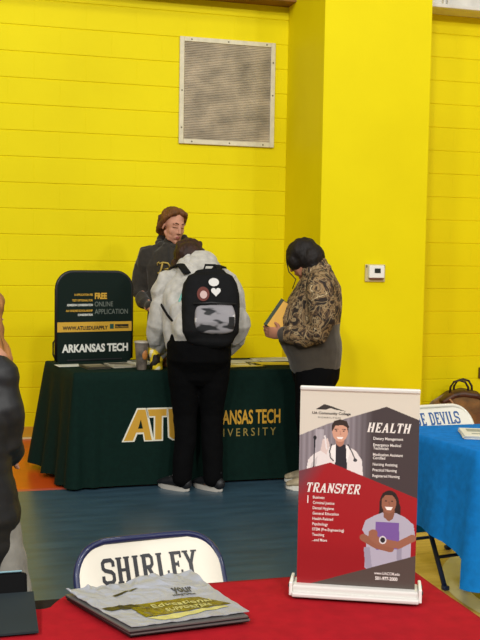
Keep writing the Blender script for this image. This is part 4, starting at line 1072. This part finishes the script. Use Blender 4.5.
ST = [mat('trainer_tan', (168, 152, 122), .6, var=.12, vscale=30), mat('trainer_offwhite', (224, 218, 204), .4), mat('lace_white', (214, 208, 196), .7)]
for s, y in ((1, .055), (-1, .03)):
    u = shoe(g, (s*.10, y), (.0, -1, 0), ST, 1.02)
    MB().tube([(s*.10+.048, y+.035, .050), (s*.10+.050, y-.03, .060), (s*.10+.047, y-.075, .075)], .006).tube([(s*.10+.048, y+.03, .05), (s*.10+.05, y-.01, .045), (s*.10+.047, y-.06, .068)], .005).build('side_stripe', mat('trainer_stripe', (30, 26, 24), .6), u, smooth=True)
mb = MB(); Rm = euler(.50, -.30); c = Vector(hc)
def wl(p): return c+Rm@Vector(p)
mb.ell(wl((0, .015, .040)), (.096, .112, .096), rot=Rm); mb.ell(wl((0, .050, -.015)), (.096, .095, .10), rot=Rm); mb.ell(wl((0, -.030, .015)), (.092, .078, .080), rot=Rm); mb.ell(wl((0, .06, -.075)), (.078, .055, .05), rot=Rm)
link('hair', fuse(mb, .0045, 3, lambda p: .006*noise.noise(Vector((p.x*30, p.y*30, p.z*14)))), hair_mat('black_brown_hair', (24, 17, 14)), g)
MB().tube([wl((.062, -.085, .03)), wl((.066, -.10, -.04)), wl((.05, -.085, -.10)), c+Vector((.05, -.06, -.19))], .0035).build('loose_lock', hair_mat('black_brown_hair', (24, 17, 14)), g, smooth=True)
# folder held at her chest
fp = place((WX, WY_, 0), wth, (.12, -.150, 1.09))
g = thing('folder', 'yellow and green folder held in both hands by the person in camouflage', 'folder', tuple(fp), rot=(math.radians(-14), math.radians(33), math.radians(-22)))
MB().box((0, 0, 0), (.165, .010, .190), bev=.003).build('cover', mat('folder_gold', (216, 160, 34), .5), g)
MB().box((-.088, .002, .0), (.022, .016, .20), bev=.002).box((0, .010, 0), (.18, .006, .20)).build('inner_sheet', mat('folder_green', (36, 52, 26), .6), g)
mb = MB()
for k in range(5): mb.tube([(.018+.013*k, -.0065, -.075), (.052+.006*k, -.0065, -.035), (.035+.011*k, -.0065, .015)], .0028, n=6)
mb.build('printed_emblem', mat('folder_print', (236, 224, 170), .5), g)

# --- person cropped by the left edge
g = place_person('person in a black coat and light grey trousers cropped by the left frame edge', (.045, 3.34), math.radians(150))
hc = (.02, -.11, 1.27)
J = dict(spine=[(0, .03, .72), (0, .02, .88), (0, -.02, 1.03), (0, -.04, 1.14)], spine_r=[(.15, .11), (.14, .10), (.14, .10), (.12, .07)],
  arm_l=[(.09, -.04, 1.08), (.11, -.03, .88), (.05, -.14, .82)], arm_r=[(-.09, -.04, 1.08), (-.11, -.03, .88), (-.05, -.14, .82)],
  leg_l=[(.07, .02, .68), (.055, 0, .38), (.06, .03, .09)], leg_r=[(-.10, .02, .68), (-.145, 0, .38), (-.14, .03, .09)], neck=[(0, -.04, 1.14), (0.03, -.08, 1.22)], leg_rad=[.075, .05, .035])
person_body(g, J, SKIN, hc, (.35, 0, 0), .93, True, [(((.05, -.14, .82), (-.8, -.3, -.1), (0, .2, -1)), dict(curl=.4, thumb=1)), (((-.05, -.14, .82), (.8, -.3, -.1), (0, .2, -1)), dict(curl=.4, thumb=-1))])
PB = mat('black_quilted_coat', (17, 17, 20), .55, var=.15, vscale=12, bump=.25, bscale=14)
mb = MB()
mb.loft([(0, .03, .50), (0, .03, .66), (0, .03, .80), (0, .0, .95), (0, -.03, 1.08), (0, -.04, 1.17)], [(.175, .16), (.185, .16), (.150, .14), (.15, .125), (.13, .10), (.07, .07)], n=26)
for s in (-1, 1): mb.loft([(s*.07, -.03, 1.13), (s*.095, -.03, 1.105), (s*.115, -.02, 1.0), (s*.115, -.03, .88), (s*.095, -.10, .84), (s*.05, -.14, .82)], [.050, .060, .064, .062, .056, .044], side=(0, 1, 0), n=16)
link('coat', fuse(mb, .008, 4, folds(.010, 8, .003, 22, (.6, .6, 1.6))), PB, g)
mb = MB(); mb.loft([(0, .03, .74), (0, .03, .62)], [(.15, .12), (.16, .13)], n=20)
for s in (-1, 1): mb.loft([(s*.08-.01, .02, .62), (s*.10-.035, .0, .38), (s*.10-.04, .02, .08)], [.095, .085, .075], n=16)
link('trousers', fuse(mb, .008, 3, folds(.004, 8)), mat('light_grey_denim', (140, 136, 128), .85, var=.08, vscale=20), g)
for s in (-1, 1): shoe(g, (s*.10-.04, .03), (s*.05, -1, 0), SB, .9)
mb = MB(); Rm = euler(.35, 0); c = Vector(hc)
mb.ell(c+Rm@Vector((0, .03, .04)), (.085, .10, .088), rot=Rm); mb.ell(c+Vector((0, .05, -.06)), (.092, .07, .09)); mb.ell(c+Vector((0, .02, -.05)), (.088, .06, .07))
for k in range(9):
    a = -1.9+k*3.8/8
    mb.loft([c+Rm@Vector((.060*math.sin(a), .06*math.cos(a)+.03, .02)), c+Vector((.075*math.sin(a), .08*math.cos(a)+.04, -.06)), c+Vector((.105*math.sin(a), .10*math.cos(a)+.04, -.125))], [.024, .028, .026], n=10)
link('hair', fuse(mb, .006, 2, lambda p: .008*noise.noise(p*26)), hair_mat('light_brown_hair', (150, 104, 60)), g)

# ------------------------------------------------------------------ light: high gym fixtures behind and above, dim hall all around
def bay(x, y, z, e, col=(1, .985, .945)):
    l = bpy.data.lights.new('gym_light', 'POINT'); l.shadow_soft_size = .45; l.energy = e; l.color = col
    o = bpy.data.objects.new('gym_light', l); COL.objects.link(o); o.location = (x, y, z); return o
for y, e in ((3.2, 190), (-2.2, 560), (-7.5, 1320)):
    for x, k in ((-4.5, 1.7), (1.5, 1.05), (7.5, .85)): bay(x, y, 7.3, e*k*.95)
w = bpy.data.worlds.new('hall'); scn.world = w; w.use_nodes = True
w.node_tree.nodes['Background'].inputs[0].default_value = (1, .985, .95, 1); w.node_tree.nodes['Background'].inputs[1].default_value = .22
scn.view_settings.view_transform = 'Standard'; scn.view_settings.look = 'None'; scn.view_settings.gamma = 1
scn.view_settings.use_curve_mapping = False; scn.view_settings.exposure = 0
